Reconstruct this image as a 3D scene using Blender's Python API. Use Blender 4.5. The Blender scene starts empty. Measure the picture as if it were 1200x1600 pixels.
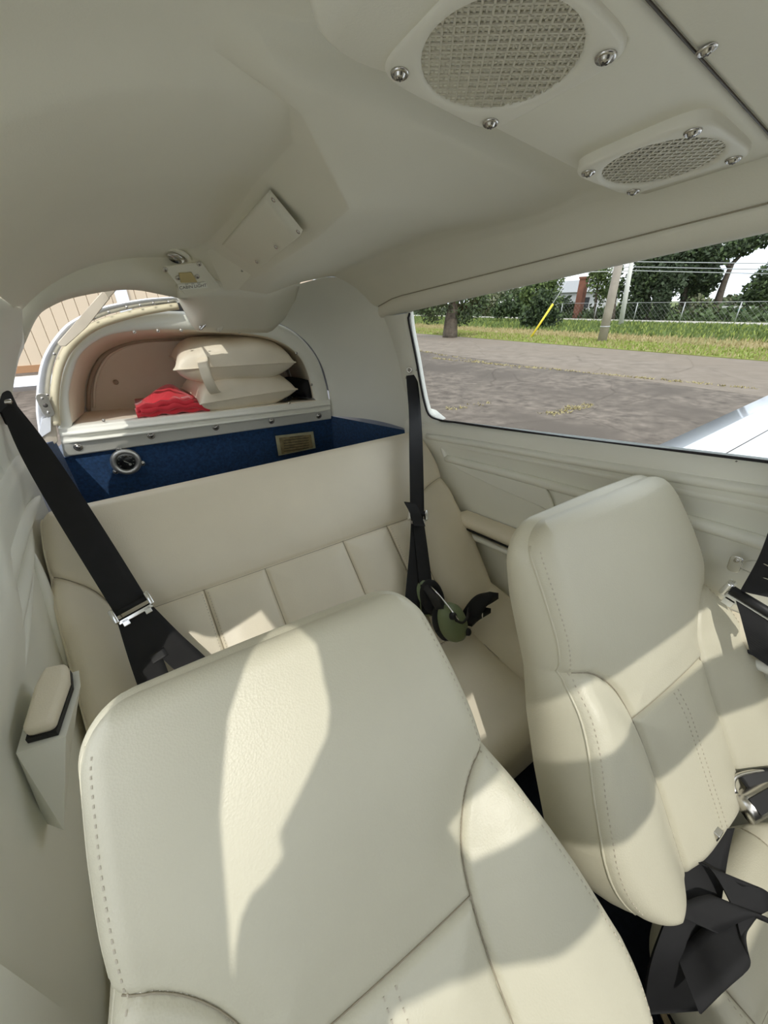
import bpy, bmesh, math, random
import numpy as np
from mathutils import Vector, Matrix

random.seed(7)
RNG = np.random.default_rng(7)
SC = bpy.context.scene
COL = SC.collection

# ------------------------------------------------------------------ camera
FPX = 600.0                                   # ultra wide phone lens, focal length in pixels of the 1200 x 1600 frame
RX = np.array([0.83361973, -0.27609315, 0.47838344])
RY = np.array([-0.55210817, -0.39149488, 0.73614423])
RZ = np.array([-0.0159597, -0.87778376, -0.47879114])
MW = np.array([RX, RY, RZ])                   # rows: world axes in camera axes (right, down, forward)
CAM = np.array([-0.31, 0.0, 1.55])
cam_data = bpy.data.cameras.new('camera')
cam_data.sensor_fit = 'HORIZONTAL'
cam_data.sensor_width = 36.0
cam_data.lens = 36.0 * FPX / 1200.0
cam_data.clip_start = 0.01
cam_data.clip_end = 2000
cam = bpy.data.objects.new('camera', cam_data)
COL.objects.link(cam)
right = Vector(MW[:, 0]); down = Vector(MW[:, 1]); fwd = Vector(MW[:, 2])
m4 = Matrix.Identity(4)
for i in range(3):
    m4[i][0] = right[i]; m4[i][1] = -down[i]; m4[i][2] = -fwd[i]; m4[i][3] = CAM[i]
cam.matrix_world = m4
SC.camera = cam

# ------------------------------------------------------------------ sky, sun, exposure
SUN_DIR = Vector((0.30, 0.55, -0.78)).normalized()      # direction the light travels
world = bpy.data.worlds.new('sky_world')
SC.world = world
world.use_nodes = True
nt = world.node_tree
nt.nodes.clear()
wo = nt.nodes.new('ShaderNodeOutputWorld')
bg = nt.nodes.new('ShaderNodeBackground')
tc = nt.nodes.new('ShaderNodeTexCoord')
mp = nt.nodes.new('ShaderNodeMapping'); mp.inputs['Scale'].default_value = (1, 1, 2.6)
nz = nt.nodes.new('ShaderNodeTexNoise'); nz.inputs['Scale'].default_value = 2.3; nz.inputs['Detail'].default_value = 6
rp = nt.nodes.new('ShaderNodeValToRGB')
rp.color_ramp.elements[0].position = 0.40; rp.color_ramp.elements[0].color = (0.78, 0.87, 1.0, 1)
rp.color_ramp.elements[1].position = 0.62; rp.color_ramp.elements[1].color = (1.0, 1.0, 1.0, 1)
nt.links.new(tc.outputs['Generated'], mp.inputs['Vector'])
nt.links.new(mp.outputs['Vector'], nz.inputs['Vector'])
nt.links.new(nz.outputs['Fac'], rp.inputs['Fac'])
nt.links.new(rp.outputs['Color'], bg.inputs['Color'])
bg.inputs['Strength'].default_value = 1.95
nt.links.new(bg.outputs['Background'], wo.inputs['Surface'])

sun_data = bpy.data.lights.new('sun', 'SUN')
sun_data.energy = 2.0
sun_data.angle = math.radians(0.6)
sun_data.color = (1.0, 0.96, 0.88)
sun = bpy.data.objects.new('sun', sun_data)
COL.objects.link(sun)
sun.rotation_euler = SUN_DIR.to_track_quat('-Z', 'Y').to_euler()
sun.location = (-6, -6, 9)

vs = SC.view_settings
vs.view_transform = 'Standard'; vs.look = 'None'; vs.gamma = 1.0; vs.use_curve_mapping = False
vs.exposure = 0.0
SC.cycles.use_denoising = True
SC.cycles.max_bounces = 12
SC.cycles.diffuse_bounces = 8
SC.cycles.transparent_max_bounces = 16
SC.cycles.caustics_reflective = False
SC.cycles.caustics_refractive = False

# ------------------------------------------------------------------ measuring helpers
def ray(px, py):
    return MW @ np.array([px - 600.0, py - 800.0, FPX])
def at(px, py, ax, val):
    d = ray(px, py); t = (val - CAM[ax]) / d[ax]
    return CAM + t * d
def Yp(px, py, Y): return at(px, py, 1, Y)
def Xp(px, py, X): return at(px, py, 0, X)
def Zp(px, py, Z): return at(px, py, 2, Z)
def Ys(pts, Y): return [Yp(a, b, Y) for a, b in pts]
def Xs(pts, X): return [Xp(a, b, X) for a, b in pts]
def onplane(px, py, P0, N):
    d = ray(px, py); t = np.dot(np.array(P0) - CAM, N) / np.dot(d, N)
    return CAM + t * d

# ------------------------------------------------------------------ materials
def mat(name, col, rough=0.5, metal=0.0, bump=None, var=None, sheen=0.0, spec=0.5, coat=0.0):
    """bump=(kind, scale, strength, distance); var=(scale, amount) colour variation"""
    m = bpy.data.materials.new(name); m.use_nodes = True
    n = m.node_tree; b = n.nodes['Principled BSDF']
    b.inputs['Base Color'].default_value = (*col, 1)
    b.inputs['Roughness'].default_value = rough
    b.inputs['Metallic'].default_value = metal
    b.inputs['Specular IOR Level'].default_value = spec
    if sheen: b.inputs['Sheen Weight'].default_value = sheen
    if coat: b.inputs['Coat Weight'].default_value = coat
    t = n.nodes.new('ShaderNodeTexCoord')
    if var:
        z = n.nodes.new('ShaderNodeTexNoise'); z.inputs['Scale'].default_value = var[0]; z.inputs['Detail'].default_value = 5
        r = n.nodes.new('ShaderNodeValToRGB')
        a = var[1]
        r.color_ramp.elements[0].position = 0.3; r.color_ramp.elements[1].position = 0.7
        r.color_ramp.elements[0].color = (*[max(0, c * (1 - a)) for c in col], 1)
        r.color_ramp.elements[1].color = (*[min(1, c * (1 + a)) for c in col], 1)
        n.links.new(t.outputs['Object'], z.inputs['Vector']); n.links.new(z.outputs['Fac'], r.inputs['Fac'])
        n.links.new(r.outputs['Color'], b.inputs['Base Color'])
    if bump:
        kind, sc, st, dist = bump
        if kind == 'voronoi':
            z = n.nodes.new('ShaderNodeTexVoronoi'); z.inputs['Scale'].default_value = sc; out = z.outputs['Distance']
        elif kind == 'weave':
            z = n.nodes.new('ShaderNodeTexWave'); z.inputs['Scale'].default_value = sc; out = z.outputs['Fac']
        else:
            z = n.nodes.new('ShaderNodeTexNoise'); z.inputs['Scale'].default_value = sc; z.inputs['Detail'].default_value = 3; out = z.outputs['Fac']
        bp = n.nodes.new('ShaderNodeBump'); bp.inputs['Strength'].default_value = st; bp.inputs['Distance'].default_value = dist
        n.links.new(t.outputs['Object'], z.inputs['Vector']); n.links.new(out, bp.inputs['Height'])
        n.links.new(bp.outputs['Normal'], b.inputs['Normal'])
    return m

M = {}
M['dash'] = mat('instrument_panel_grey', (0.07, 0.07, 0.072), 0.6)
M['headliner'] = mat('headliner_vinyl', (0.80, 0.78, 0.67), 0.62, bump=('noise', 420, 0.25, 0.0008), var=(3, 0.03))
M['vent_plastic'] = mat('vent_plastic', (0.80, 0.78, 0.68), 0.5, bump=('noise', 500, 0.2, 0.0006))
M['panel'] = mat('side_panel_plastic', (0.84, 0.84, 0.76), 0.45, bump=('noise', 600, 0.15, 0.0005), var=(4, 0.02))
M['leather'] = mat('cream_leather', (0.62, 0.59, 0.46), 0.42, bump=('voronoi', 420, 0.22, 0.0009), var=(7, 0.03))
M['leather_rear'] = mat('beige_leather', (0.84, 0.77, 0.62), 0.42, bump=('voronoi', 420, 0.2, 0.0009), var=(7, 0.03))
M['thread'] = mat('cream_thread', (0.56, 0.51, 0.41), 0.7)
M['seam'] = mat('seam_shadow_thread', (0.36, 0.32, 0.24), 0.8)
M['pillow'] = mat('pillow_leather', (0.80, 0.73, 0.59), 0.45, bump=('voronoi', 300, 0.2, 0.001), var=(9, 0.04))
M['shelf_lining'] = mat('shelf_lining', (0.84, 0.76, 0.63), 0.75, bump=('noise', 500, 0.2, 0.0008), var=(5, 0.03))
M['welt'] = mat('tan_welt', (0.42, 0.34, 0.25), 0.6)
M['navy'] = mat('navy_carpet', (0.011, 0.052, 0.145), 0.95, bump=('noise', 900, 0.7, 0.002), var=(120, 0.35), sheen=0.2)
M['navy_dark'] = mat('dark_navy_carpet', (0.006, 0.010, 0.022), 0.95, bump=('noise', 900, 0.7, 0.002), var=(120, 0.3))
M['belt'] = mat('black_webbing', (0.006, 0.006, 0.007), 0.75, bump=('weave', 420, 0.25, 0.0006), var=(30, 0.3))
M['black'] = mat('black_rubber', (0.008, 0.008, 0.009), 0.55)
M['black_foam'] = mat('black_foam', (0.012, 0.012, 0.013), 0.9)
M['satin'] = mat('satin_metal', (0.66, 0.66, 0.63), 0.42, 0.85)
M['chrome'] = mat('chrome', (0.80, 0.80, 0.80), 0.12, 1.0)
M['steel'] = mat('screw_steel', (0.62, 0.60, 0.56), 0.25, 1.0)
M['alu'] = mat('polished_aluminium', (0.88, 0.90, 0.95), 0.38, 0.65, var=(25, 0.06))
M['recess'] = mat('screw_recess', (0.10, 0.09, 0.08), 0.5, 0.6)
M['seal'] = mat('cream_foam_seal', (0.72, 0.65, 0.46), 0.7, bump=('noise', 200, 0.3, 0.001))
M['strap_tan'] = mat('tan_strap', (0.62, 0.55, 0.44), 0.6, var=(14, 0.06))
M['red'] = mat('red_cloth', (0.62, 0.018, 0.035), 0.75, bump=('noise', 900, 0.2, 0.0006), sheen=0.3)
M['green_cup'] = mat('olive_ear_cup', (0.16, 0.20, 0.10), 0.45)
M['dial'] = mat('dial_black', (0.012, 0.013, 0.016), 0.35)
M['ivory'] = mat('ivory_mark', (0.70, 0.70, 0.66), 0.5)
M['paper'] = mat('aged_paper', (0.74, 0.68, 0.45), 0.7, var=(22, 0.15))
M['paper_dark'] = mat('stained_paper', (0.48, 0.37, 0.20), 0.7, var=(60, 0.3))
M['ink'] = mat('dark_ink', (0.05, 0.045, 0.04), 0.7)
M['amber'] = mat('amber_lens', (0.55, 0.45, 0.22), 0.35)
M['white_paint'] = mat('white_aircraft_paint', (0.70, 0.74, 0.80), 0.12, coat=0.6)
M['mesh_dark'] = mat('speaker_cavity', (0.018, 0.017, 0.014), 0.9)
M['mesh_wire'] = mat('grille_wire', (0.66, 0.63, 0.52), 0.45, 0.2)
M['gasket'] = mat('black_gasket', (0.012, 0.010, 0.012), 0.6)

def glass_mat():
    m = bpy.data.materials.new('acrylic_window'); m.use_nodes = True
    n = m.node_tree; n.nodes.clear()
    o = n.nodes.new('ShaderNodeOutputMaterial'); t = n.nodes.new('ShaderNodeBsdfTransparent'); g = n.nodes.new('ShaderNodeBsdfGlossy')
    t.inputs['Color'].default_value = (0.96, 0.97, 0.96, 1); g.inputs['Roughness'].default_value = 0.03
    mx = n.nodes.new('ShaderNodeMixShader'); fr = n.nodes.new('ShaderNodeFresnel'); fr.inputs['IOR'].default_value = 1.18
    n.links.new(fr.outputs['Fac'], mx.inputs['Fac']); n.links.new(t.outputs['BSDF'], mx.inputs[1]); n.links.new(g.outputs['BSDF'], mx.inputs[2])
    n.links.new(mx.outputs['Shader'], o.inputs['Surface'])
    return m
M['glass'] = glass_mat()

# ------------------------------------------------------------------ object helpers
def tag(o, label=None, cat=None, group=None, kind=None):
    if label: o['label'] = label
    if cat: o['category'] = cat
    if group: o['group'] = group
    if kind: o['kind'] = kind
    return o
def empty(name, loc=(0, 0, 0), label=None, cat=None, group=None, kind=None):
    o = bpy.data.objects.new(name, None); COL.objects.link(o)
    o.empty_display_size = 0.05
    o.location = Vector([float(c) for c in loc])
    return tag(o, label, cat, group, kind)
def link(name, me, parent=None):
    o = bpy.data.objects.new(name, me); COL.objects.link(o)
    if parent is not None:
        o.parent = parent
        off = Vector((0, 0, 0)); p = parent
        while p is not None:
            off += p.location; p = p.parent
        o.location = -off                    # geometry is written in world coordinates
    return o
def mk(name, verts, faces, m, parent=None, smooth=True):
    me = bpy.data.meshes.new(name)
    me.from_pydata([tuple(float(c) for c in v) for v in verts], [], [tuple(int(i) for i in f) for f in faces])
    me.materials.append(m)
    me.update()
    if smooth:
        me.polygons.foreach_set('use_smooth', [True] * len(me.polygons))
    return link(name, me, parent)
class MB:
    """collects shapes for ONE mesh"""
    def __init__(s): s.v = []; s.f = []
    def add(s, v, f):
        k = len(s.v); s.v += [tuple(float(c) for c in p) for p in v]; s.f += [tuple(int(i) + k for i in q) for q in f]; return s
    def box(s, c, dx, dy, dz, ax=None):
        """box with half sizes along axes ax (3 vectors)"""
        if ax is None: ax = (np.array([1., 0, 0]), np.array([0, 1., 0]), np.array([0, 0, 1.]))
        c = np.array(c); v = []
        for k in (-1, 1):
            for j in (-1, 1):
                for i in (-1, 1): v.append(c + i * dx * ax[0] + j * dy * ax[1] + k * dz * ax[2])
        return s.add(v, [(0, 2, 3, 1), (4, 5, 7, 6), (0, 1, 5, 4), (2, 6, 7, 3), (0, 4, 6, 2), (1, 3, 7, 5)])
    def tube(s, pts, r, n=8, caps=True):
        v, f = tube_geo(pts, r, n, caps); return s.add(v, f)
    def build(s, name, m, parent=None, smooth=True, bevel=0):
        o = mk(name, s.v, s.f, m, parent, smooth)
        if bevel:
            b = o.modifiers.new('bevel', 'BEVEL'); b.width = bevel; b.segments = 3; b.limit_method = 'ANGLE'
        return o
def unit(v):
    v = np.array(v, float); return v / (np.linalg.norm(v) + 1e-12)
def tube_geo(pts, r, n=8, caps=True):
    pts = [np.array(p, float) for p in pts]; N = len(pts)
    rs = r if hasattr(r, '__len__') else [r] * N
    v = []; f = []
    t0 = unit(pts[1] - pts[0]); a = np.array([0, 0, 1.]) if abs(t0[2]) < 0.9 else np.array([1., 0, 0])
    u = unit(np.cross(t0, a))
    for i in range(N):
        t = unit(pts[min(i + 1, N - 1)] - pts[max(i - 1, 0)])
        u = unit(u - t * np.dot(u, t)); w = np.cross(t, u)
        for k in range(n):
            an = 2 * math.pi * k / n
            v.append(pts[i] + rs[i] * (math.cos(an) * u + math.sin(an) * w))
    for i in range(N - 1):
        for k in range(n):
            f.append((i * n + k, i * n + (k + 1) % n, (i + 1) * n + (k + 1) % n, (i + 1) * n + k))
    if caps:
        f.append(tuple(range(n))[::-1]); f.append(tuple((N - 1) * n + k for k in range(n)))
    return v, f
def spline(pts, n):
    """Catmull-Rom through pts, n samples evenly spaced in arc length"""
    P = np.array(pts, float)
    if len(P) == 2: return [P[0] + (P[1] - P[0]) * t for t in np.linspace(0, 1, n)]
    Q = np.vstack([2 * P[0] - P[1], P, 2 * P[-1] - P[-2]]); out = []
    for i in range(1, len(Q) - 2):
        a, b, c, d = Q[i - 1], Q[i], Q[i + 1], Q[i + 2]
        for t in np.linspace(0, 1, 24, endpoint=False):
            out.append(0.5 * (2 * b + (c - a) * t + (2 * a - 5 * b + 4 * c - d) * t * t + (3 * b - a - 3 * c + d) * t ** 3))
    out.append(P[-1]); return even(out, n)
def even(pts, n):
    P = np.array(pts, float); d = np.r_[0, np.cumsum(np.linalg.norm(np.diff(P, axis=0), axis=1))]
    s = np.linspace(0, d[-1], n)
    return [np.array([np.interp(t, d, P[:, k]) for k in range(P.shape[1])]) for t in s]
def grid_geo(rows):
    n = len(rows[0]); v = [p for r in rows for p in r]; f = []
    for i in range(len(rows) - 1):
        for j in range(n - 1):
            f.append((i * n + j, i * n + j + 1, (i + 1) * n + j + 1, (i + 1) * n + j))
    return v, f
def loft(name, rows, m, parent=None, thick=0.0, smooth=True):
    v, f = grid_geo(rows); o = mk(name, v, f, m, parent, smooth)
    if thick:
        s = o.modifiers.new('thickness', 'SOLIDIFY'); s.thickness = abs(thick); s.offset = 1 if thick > 0 else -1
    return o
def blend(a, b, n):
    return [[np.array(p) * (1 - t) + np.array(q) * t for p, q in zip(a, b)] for t in np.linspace(0, 1, n)]
def slab(name, outline, nrm, th, m, parent=None, bevel=0.0, smooth=False):
    """flat plate: closed outline of world points, thickness th along nrm"""
    P = [np.array(p, float) for p in outline]; n = len(P); N = unit(nrm) * th
    v = P + [p + N for p in P]
    f = [tuple(range(n))[::-1], tuple(range(n, 2 * n))] + [(i, (i + 1) % n, n + (i + 1) % n, n + i) for i in range(n)]
    o = mk(name, v, f, m, parent, smooth)
    bm = bmesh.new(); bm.from_mesh(o.data); bmesh.ops.recalc_face_normals(bm, faces=bm.faces); bm.to_mesh(o.data); bm.free()
    if bevel:
        b = o.modifiers.new('bevel', 'BEVEL'); b.width = bevel; b.segments = 3; b.limit_method = 'ANGLE'
        o.data.polygons.foreach_set('use_smooth', [True] * len(o.data.polygons))
        w = o.modifiers.new('wn', 'WEIGHTED_NORMAL'); w.keep_sharp = True
    return o
def rrect(c, U, V, hw, hh, r, n=6):
    """rounded rectangle outline"""
    c = np.array(c, float); out = []
    for cx, cy, a0 in ((hw - r, hh - r, 0), (-hw + r, hh - r, 90), (-hw + r, -hh + r, 180), (hw - r, -hh + r, 270)):
        for k in range(n + 1):
            a = math.radians(a0 + 90 * k / n)
            out.append(c + U * (cx + r * math.cos(a)) + V * (cy + r * math.sin(a)))
    return out
def ribbon(name, path, wdir, w, th, m, parent=None, n=40):
    """flat webbing along path; wdir: width direction(s); w: width(s)"""
    K = len(path)
    wd = wdir if hasattr(wdir[0], '__len__') else [wdir] * K
    ws = w if hasattr(w, '__len__') else [w] * K
    full = spline([np.r_[np.array(p), unit(d), [x]] for p, d, x in zip(path, wd, ws)], n)
    rows = []
    for i, q in enumerate(full):
        p = q[:3]; d = unit(q[3:6]); x = q[6]
        t = unit(full[min(i + 1, n - 1)][:3] - full[max(i - 1, 0)][:3])
        nn = unit(np.cross(t, d)) * th / 2
        a = [p - d * x / 2 + d * x * s for s in np.linspace(0, 1, 5)]
        rows.append([q2 + nn for q2 in a] + [q2 - nn for q2 in a[::-1]] + [a[0] + nn])
    v, f = grid_geo(rows)
    k = len(rows[0]); f.append(tuple(range(k - 1))); f.append(tuple((n - 1) * k + i for i in range(k - 1))[::-1])
    return mk(name, v, f, m, parent)
def frame_axes(nrm, up=(0, 0, 1)):
    N = unit(nrm); U = np.cross(np.array(up, float), N)
    if np.linalg.norm(U) < 1e-4: U = np.cross(np.array([0, 1., 0]), N)
    U = unit(U); V = np.cross(N, U)
    return U, V, N
def lathe_geo(c, nrm, prof, n=20):
    """profile [(radius, height along nrm)]"""
    U, V, N = frame_axes(nrm); c = np.array(c, float); v = []; f = []
    for r, h in prof:
        for k in range(n):
            a = 2 * math.pi * k / n
            v.append(c + N * h + U * r * math.cos(a) + V * r * math.sin(a))
    for i in range(len(prof) - 1):
        for k in range(n):
            f.append((i * n + k, i * n + (k + 1) % n, (i + 1) * n + (k + 1) % n, (i + 1) * n + k))
    f.append(tuple(range(n))[::-1]); f.append(tuple((len(prof) - 1) * n + k for k in range(n)))
    return v, f
def lathe(name, c, nrm, prof, m, parent=None, n=20):
    v, f = lathe_geo(c, nrm, prof, n); return mk(name, v, f, m, parent)

# shared screw mesh: cup washer, domed head, cross recess
def screw_mesh():
    v, f = lathe_geo((0, 0, 0), (0, 0, 1), [(1.0, 0), (1.0, .12), (.86, .30), (.66, .16), (.60, .20), (.52, .42), (.30, .55), (.05, .58)], 16)
    me = bpy.data.meshes.new('screw')
    mb = MB(); mb.add(v, f); nf = len(mb.f)
    mb.box((0, 0, .56), .34, .07, .04); mb.box((0, 0, .56), .07, .34, .04)
    me.from_pydata(mb.v, [], mb.f); me.materials.append(M['steel']); me.materials.append(M['recess'])
    for i, p in enumerate(me.polygons):
        p.use_smooth = i < nf; p.material_index = 0 if i < nf else 1
    return me
SCREW = screw_mesh()
def screw(pos, nrm, r=0.0075, parent=None, spin=0.4):
    o = bpy.data.objects.new('screw', SCREW); COL.objects.link(o)
    q = Vector(unit(nrm)).to_track_quat('Z', 'Y').to_matrix().to_4x4() @ Matrix.Rotation(spin, 4, 'Z')
    off = Vector((0, 0, 0)); p = parent
    while p is not None:
        off += p.location; p = p.parent
    o.parent = parent
    o.matrix_basis = Matrix.Translation(Vector([float(c) for c in pos]) - off) @ q @ Matrix.Scale(r, 4)
    return o

# ================================================================== THE CABIN SHELL
def zsill(Y): return 1.327 - 0.137 * Y
def ztop(Y): return 1.656 - 0.124 * Y
def zhead(Y): return 1.681 - 0.1086 * Y

# ---- ceiling: one moulded headliner (left vault, centre trunk with a slanted face, right slope)
ceiling = empty('ceiling', (0, 0.5, 1.75), kind='structure')
tag(ceiling, 'cream vinyl headliner with a moulded centre trunk over the cabin')
ST = {   # Y: U (trunk face top), R (ridge), Rr, K1, K (right crease)
    -0.75: ((-.15, 1.785), (-.085, 1.765), (.05, 1.765), (.20, 1.755), (.36, 1.722)),
    0.20: ((-.15, 1.785), (-.125, 1.785), (.05, 1.800), (.20, 1.775), (.36, 1.712)),
    0.488: ((-.15, 1.776), (-.125, 1.776), (.05, 1.798), (.20, 1.768), (.37, 1.705)),
    0.508: ((-.15, 1.770), (-.085, 1.748), (.05, 1.743), (.20, 1.728), (.375, 1.698)),
    0.535: ((-.147, 1.765), (-.080, 1.744), (.05, 1.738), (.20, 1.724), (.373, 1.694)),
    0.565: ((-.062, 1.752), (-.045, 1.742), (.06, 1.722), (.20, 1.714), (.37, 1.687)),
    0.66: ((-.018, 1.746), (.063, 1.680), (.10, 1.684), (.21, 1.69), (.36, 1.684)),
    0.82: ((-.020, 1.735), (.078, 1.660), (.12, 1.662), (.22, 1.672), (.342, 1.68)),
    1.00: ((-.028, 1.706), (.060, 1.632), (.11, 1.628), (.20, 1.640), (.325, 1.655)),
    1.15: ((-.050, 1.680), (.042, 1.606), (.105, 1.600), (.20, 1.618), (.315, 1.635)),
    1.25: ((-.130, 1.653), (.020, 1.588), (.112, 1.574), (.215, 1.606), (.325, 1.624)),
}
def station(Y):
    ys = sorted(ST); k = np.array([[list(p) for p in ST[y]] for y in ys])
    return [np.array([np.interp(Y, ys, k[:, i, 0]), np.interp(Y, ys, k[:, i, 1])]) for i in range(5)]
def left_arc(Y, U, n=26, fmax=1.0):
    xE, zE = -.545, 1.30 + .05 * max(0, 1.25 - Y)
    out = []
    for a in np.linspace(0, 1, n):
        fx = a * fmax
        out.append(np.array([U[0] + (xE - U[0]) * fx, zE + (U[1] - zE) * max(0.0, 1 - fx ** 2.2) ** (1 / 2.2)]))
    return out
def chaikin(P, it=2):
    for _ in range(it):
        Q = [P[0]]
        for a, b in zip(P[:-1], P[1:]): Q += [a * .88 + b * .12, a * .12 + b * .88]
        P = Q + [P[-1]]
    return P
def roof_edge(Y):  # unseen left roof edge, cut to outline the sun patches on the seats
    return np.interp(Y, [-.40, -.30, -.25, -.21, -.17, -.13, -.08, -.04, .0, .05, .1, .3, .5, .7], [-.56, -.56, -.55, -.49, -.44, -.43, -.41, -.40, -.42, -.47, -.50, -.50, -.475, -.47])
rows = []
for Y in list(np.linspace(-.36, .44, 22)) + list(np.linspace(.47, .70, 26)) + list(np.linspace(.72, 1.245, 30)):
    U, R, Rr, K1, K = station(Y)
    H = np.array([.461, zhead(Y)]) if Y < 1.1 else np.array([.461 + .02 * (Y - 1.1) / .15, zhead(Y) - .015 * (Y - 1.1) / .15])
    arc = left_arc(Y, U, 26, .80)[::-1]
    k = min(1, max(0, (Y - .36) / .12)); xe = roof_edge(Y)
    flat = [np.array([U[0] + (xe - U[0]) * t, U[1] + (1.722 - U[1]) * t]) for t in np.linspace(1, 0, 26)]
    arc = [p * (1 - k) + q * k for p, q in zip(flat, arc)]
    KH = [K * (1 - t) + H * t + np.array([0, .018 * math.sin(math.pi * t)]) for t in (.25, .5, .75)]
    rest = [U, U * .5 + R * .5, R, R * .5 + Rr * .5, Rr, K1, K] + KH + [H]
    P = arc[:-1] + chaikin([arc[-2]] + rest, 2)[1:]
    rows.append([(p[0], Y, p[1]) for p in P])
headl = loft('headliner', rows, M['headliner'], ceiling)

# lip of the aft arch on the baggage side
cr = spline([(-.452, 1.215, 1.530), (-.424, 1.225, 1.553), (-.39, 1.23, 1.585), (-.339, 1.235, 1.614), (-.216, 1.24, 1.644), (-.13, 1.245, 1.653), (-.10, 1.245, 1.645)], 40)
lo = spline([(-.470, 1.25, 1.478), (-.430, 1.255, 1.530), (-.40, 1.26, 1.552), (-.341, 1.265, 1.573), (-.233, 1.27, 1.588), (-.15, 1.27, 1.575), (-.10, 1.27, 1.563)], 40)
mid = [(np.array(a) * .5 + np.array(b) * .5) + np.array([0, -.012, -.004]) for a, b in zip(cr, lo)]
back = [np.array(b) + np.array([0, .015, .012]) for b in lo]
loft('arch_lip', [[np.array(p) + np.array([0, .002, .04]) for p in cr], [np.array(p) + np.array([0, -.006, .006]) for p in cr], mid, lo, back], M['headliner'], ceiling)

# fairing that carries the trunk back to the rear shelf
fa = spline([(-.125, 1.262, 1.572), (-.05, 1.262, 1.590), (.03, 1.262, 1.588), (.112, 1.262, 1.553), (.215, 1.262, 1.60)], 30)
fb0 = [(-.098, 1.462, 1.575), (-.066, 1.462, 1.478), (.0, 1.462, 1.472), (.10, 1.462, 1.467), (.178, 1.462, 1.463), (.275, 1.475, 1.53)]
fa0 = [(-.125, 1.243, 1.568), (-.03, 1.243, 1.584), (.02, 1.243, 1.588), (.07, 1.243, 1.580), (.114, 1.243, 1.575), (.216, 1.243, 1.606)]
rows = []
for t in np.linspace(0, 1, 8):
    pts = [np.array(a) * (1 - t) + np.array(b) * t for a, b in zip(fa0, fb0)]
    rows.append(even(chaikin(pts, 1), 40))
    if t == 0: rows.insert(0, [p + np.array([0, -.004, .03]) for p in rows[0]])
fairing = loft('fairing', rows, M['headliner'], ceiling, .004)
rib = [Yp(341, 516, 1.445), Yp(352, 496, 1.42), Yp(372, 480, 1.39), Yp(390, 469, 1.36)]
MB().tube(spline(rib, 14), .010, 10).build('fairing_rib', M['headliner'], ceiling)
for px, py, Y in ((393, 455, 1.30), (375, 465, 1.34), (297, 468, 1.40), (296, 484, 1.44)):
    screw(Yp(px, py, Y) - np.array([0, .002, .002]), (0, -.55, -.85), .004, ceiling)

# the roof skin above the headliner keeps the daylight out
rs = []
for Y in list(np.linspace(-.37, .72, 36)) + list(np.linspace(.8, 1.25, 6)) + [1.26, 1.50]:
    xl = roof_edge(Y) if Y < 1.255 else -.09
    r = []
    for x in np.linspace(xl, .50, 18):
        z = 1.84 - .09 * max(Y, 0) - (max(0, x) / .52) ** 3 * .19
        if x < 0: z -= (1 - min(1, max(0, (Y - .4) / .3))) * (z - 1.735) * (x / xl) ** 2 + min(1, max(0, (Y - .4) / .3)) * (abs(x) / .52) ** 3 * .19
        r.append((x, Y, z))
    rs.append(r)
loft('roof_skin', rs, M['white_paint'], ceiling, .01)

# unseen bar ahead of the roof edge, added to shape the seats' sun patches
wb = [(-.60, -.385, 1.72), (-.47, -.392, 1.72), (-.31, -.408, 1.72), (.06, -.435, 1.72), (.50, -.47, 1.70)]
wc = [(-.60, -.42, 1.72), (-.50, -.45, 1.72), (-.36, -.52, 1.72), (.12, -.545, 1.72), (.50, -.66, 1.69)]
loft('sun_block_bar', [spline(wb, 20), spline(wc, 20)], M['headliner'], ceiling, .02)

# header trim above the big window
trim1 = empty('trim_1', (.47, .6, 1.6), kind='structure'); tag(trim1, 'cream padded header strip running above the side window')
rows = []
for Y in np.linspace(-.7, 1.215, 40):
    a = np.array([.461 + (.02 * max(0, Y - 1.1) / .15), Y, zhead(Y) - .015 * max(0, Y - 1.1) / .15]); b = np.array([.482, Y, ztop(Y)])
    rows.append([a + (0, 0, .006), a + np.array([-.004, 0, -.002]), a * .7 + b * .3 + np.array([-.008, 0, 0]), a * .3 + b * .7 + np.array([-.008, 0, 0]), b + np.array([-.003, 0, .002]), b + np.array([.004, 0, 0]), b + np.array([.03, 0, .006])])
loft('header_strip', rows, M['headliner'], trim1)
MB().tube([np.array(r[1]) + np.array([-.0005, 0, .0035]) for r in rows], .0011, 6).build('header_seam', M['seam'], trim1)

# ---- right wall under the window
wall_right = empty('wall_right', (.56, .4, .45), kind='structure'); tag(wall_right, 'pale moulded side panel under the large window')
rows = []
for Y in np.linspace(-.75, 1.13, 60):
    zs = zsill(Y); d = .02 * max(0, (Y - .9) / .25)
    prof = [(.572, .45), (.570, .80), (.566, zs - .16), (.562, zs - .115), (.552, zs - .090), (.545, zs - .066), (.541, zs - .045), (.540, zs - .026), (.543, zs - .012), (.550, zs - .003), (.558, zs), (.570, zs - .004), (.575, zs - .03)]
    rows.append([(x - d, Y, z) for x, z in prof])
loft('lower_panel', rows, M['panel'], wall_right)
def wpt(px, py, x=.558): return Xp(px, py, x)
def mould(pts, r, name='moulding'):
    MB().tube(spline(pts, 30), r, 10).build(name, M['panel'], wall_right)
mould([wpt(668, 681, .536), wpt(780, 699, .543), wpt(900, 720, .544), wpt(1060, 746, .544), wpt(1230, 773, .544)], .011)
mould([wpt(691, 691), wpt(800, 712), wpt(900, 731), wpt(1055, 762), wpt(1230, 797)], .0125)
mould([wpt(698, 716), wpt(800, 742), wpt(900, 769), wpt(1076, 814), wpt(1230, 860)], .0125)
mould([wpt(691, 691), wpt(694, 703), wpt(698, 716)], .011)
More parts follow.
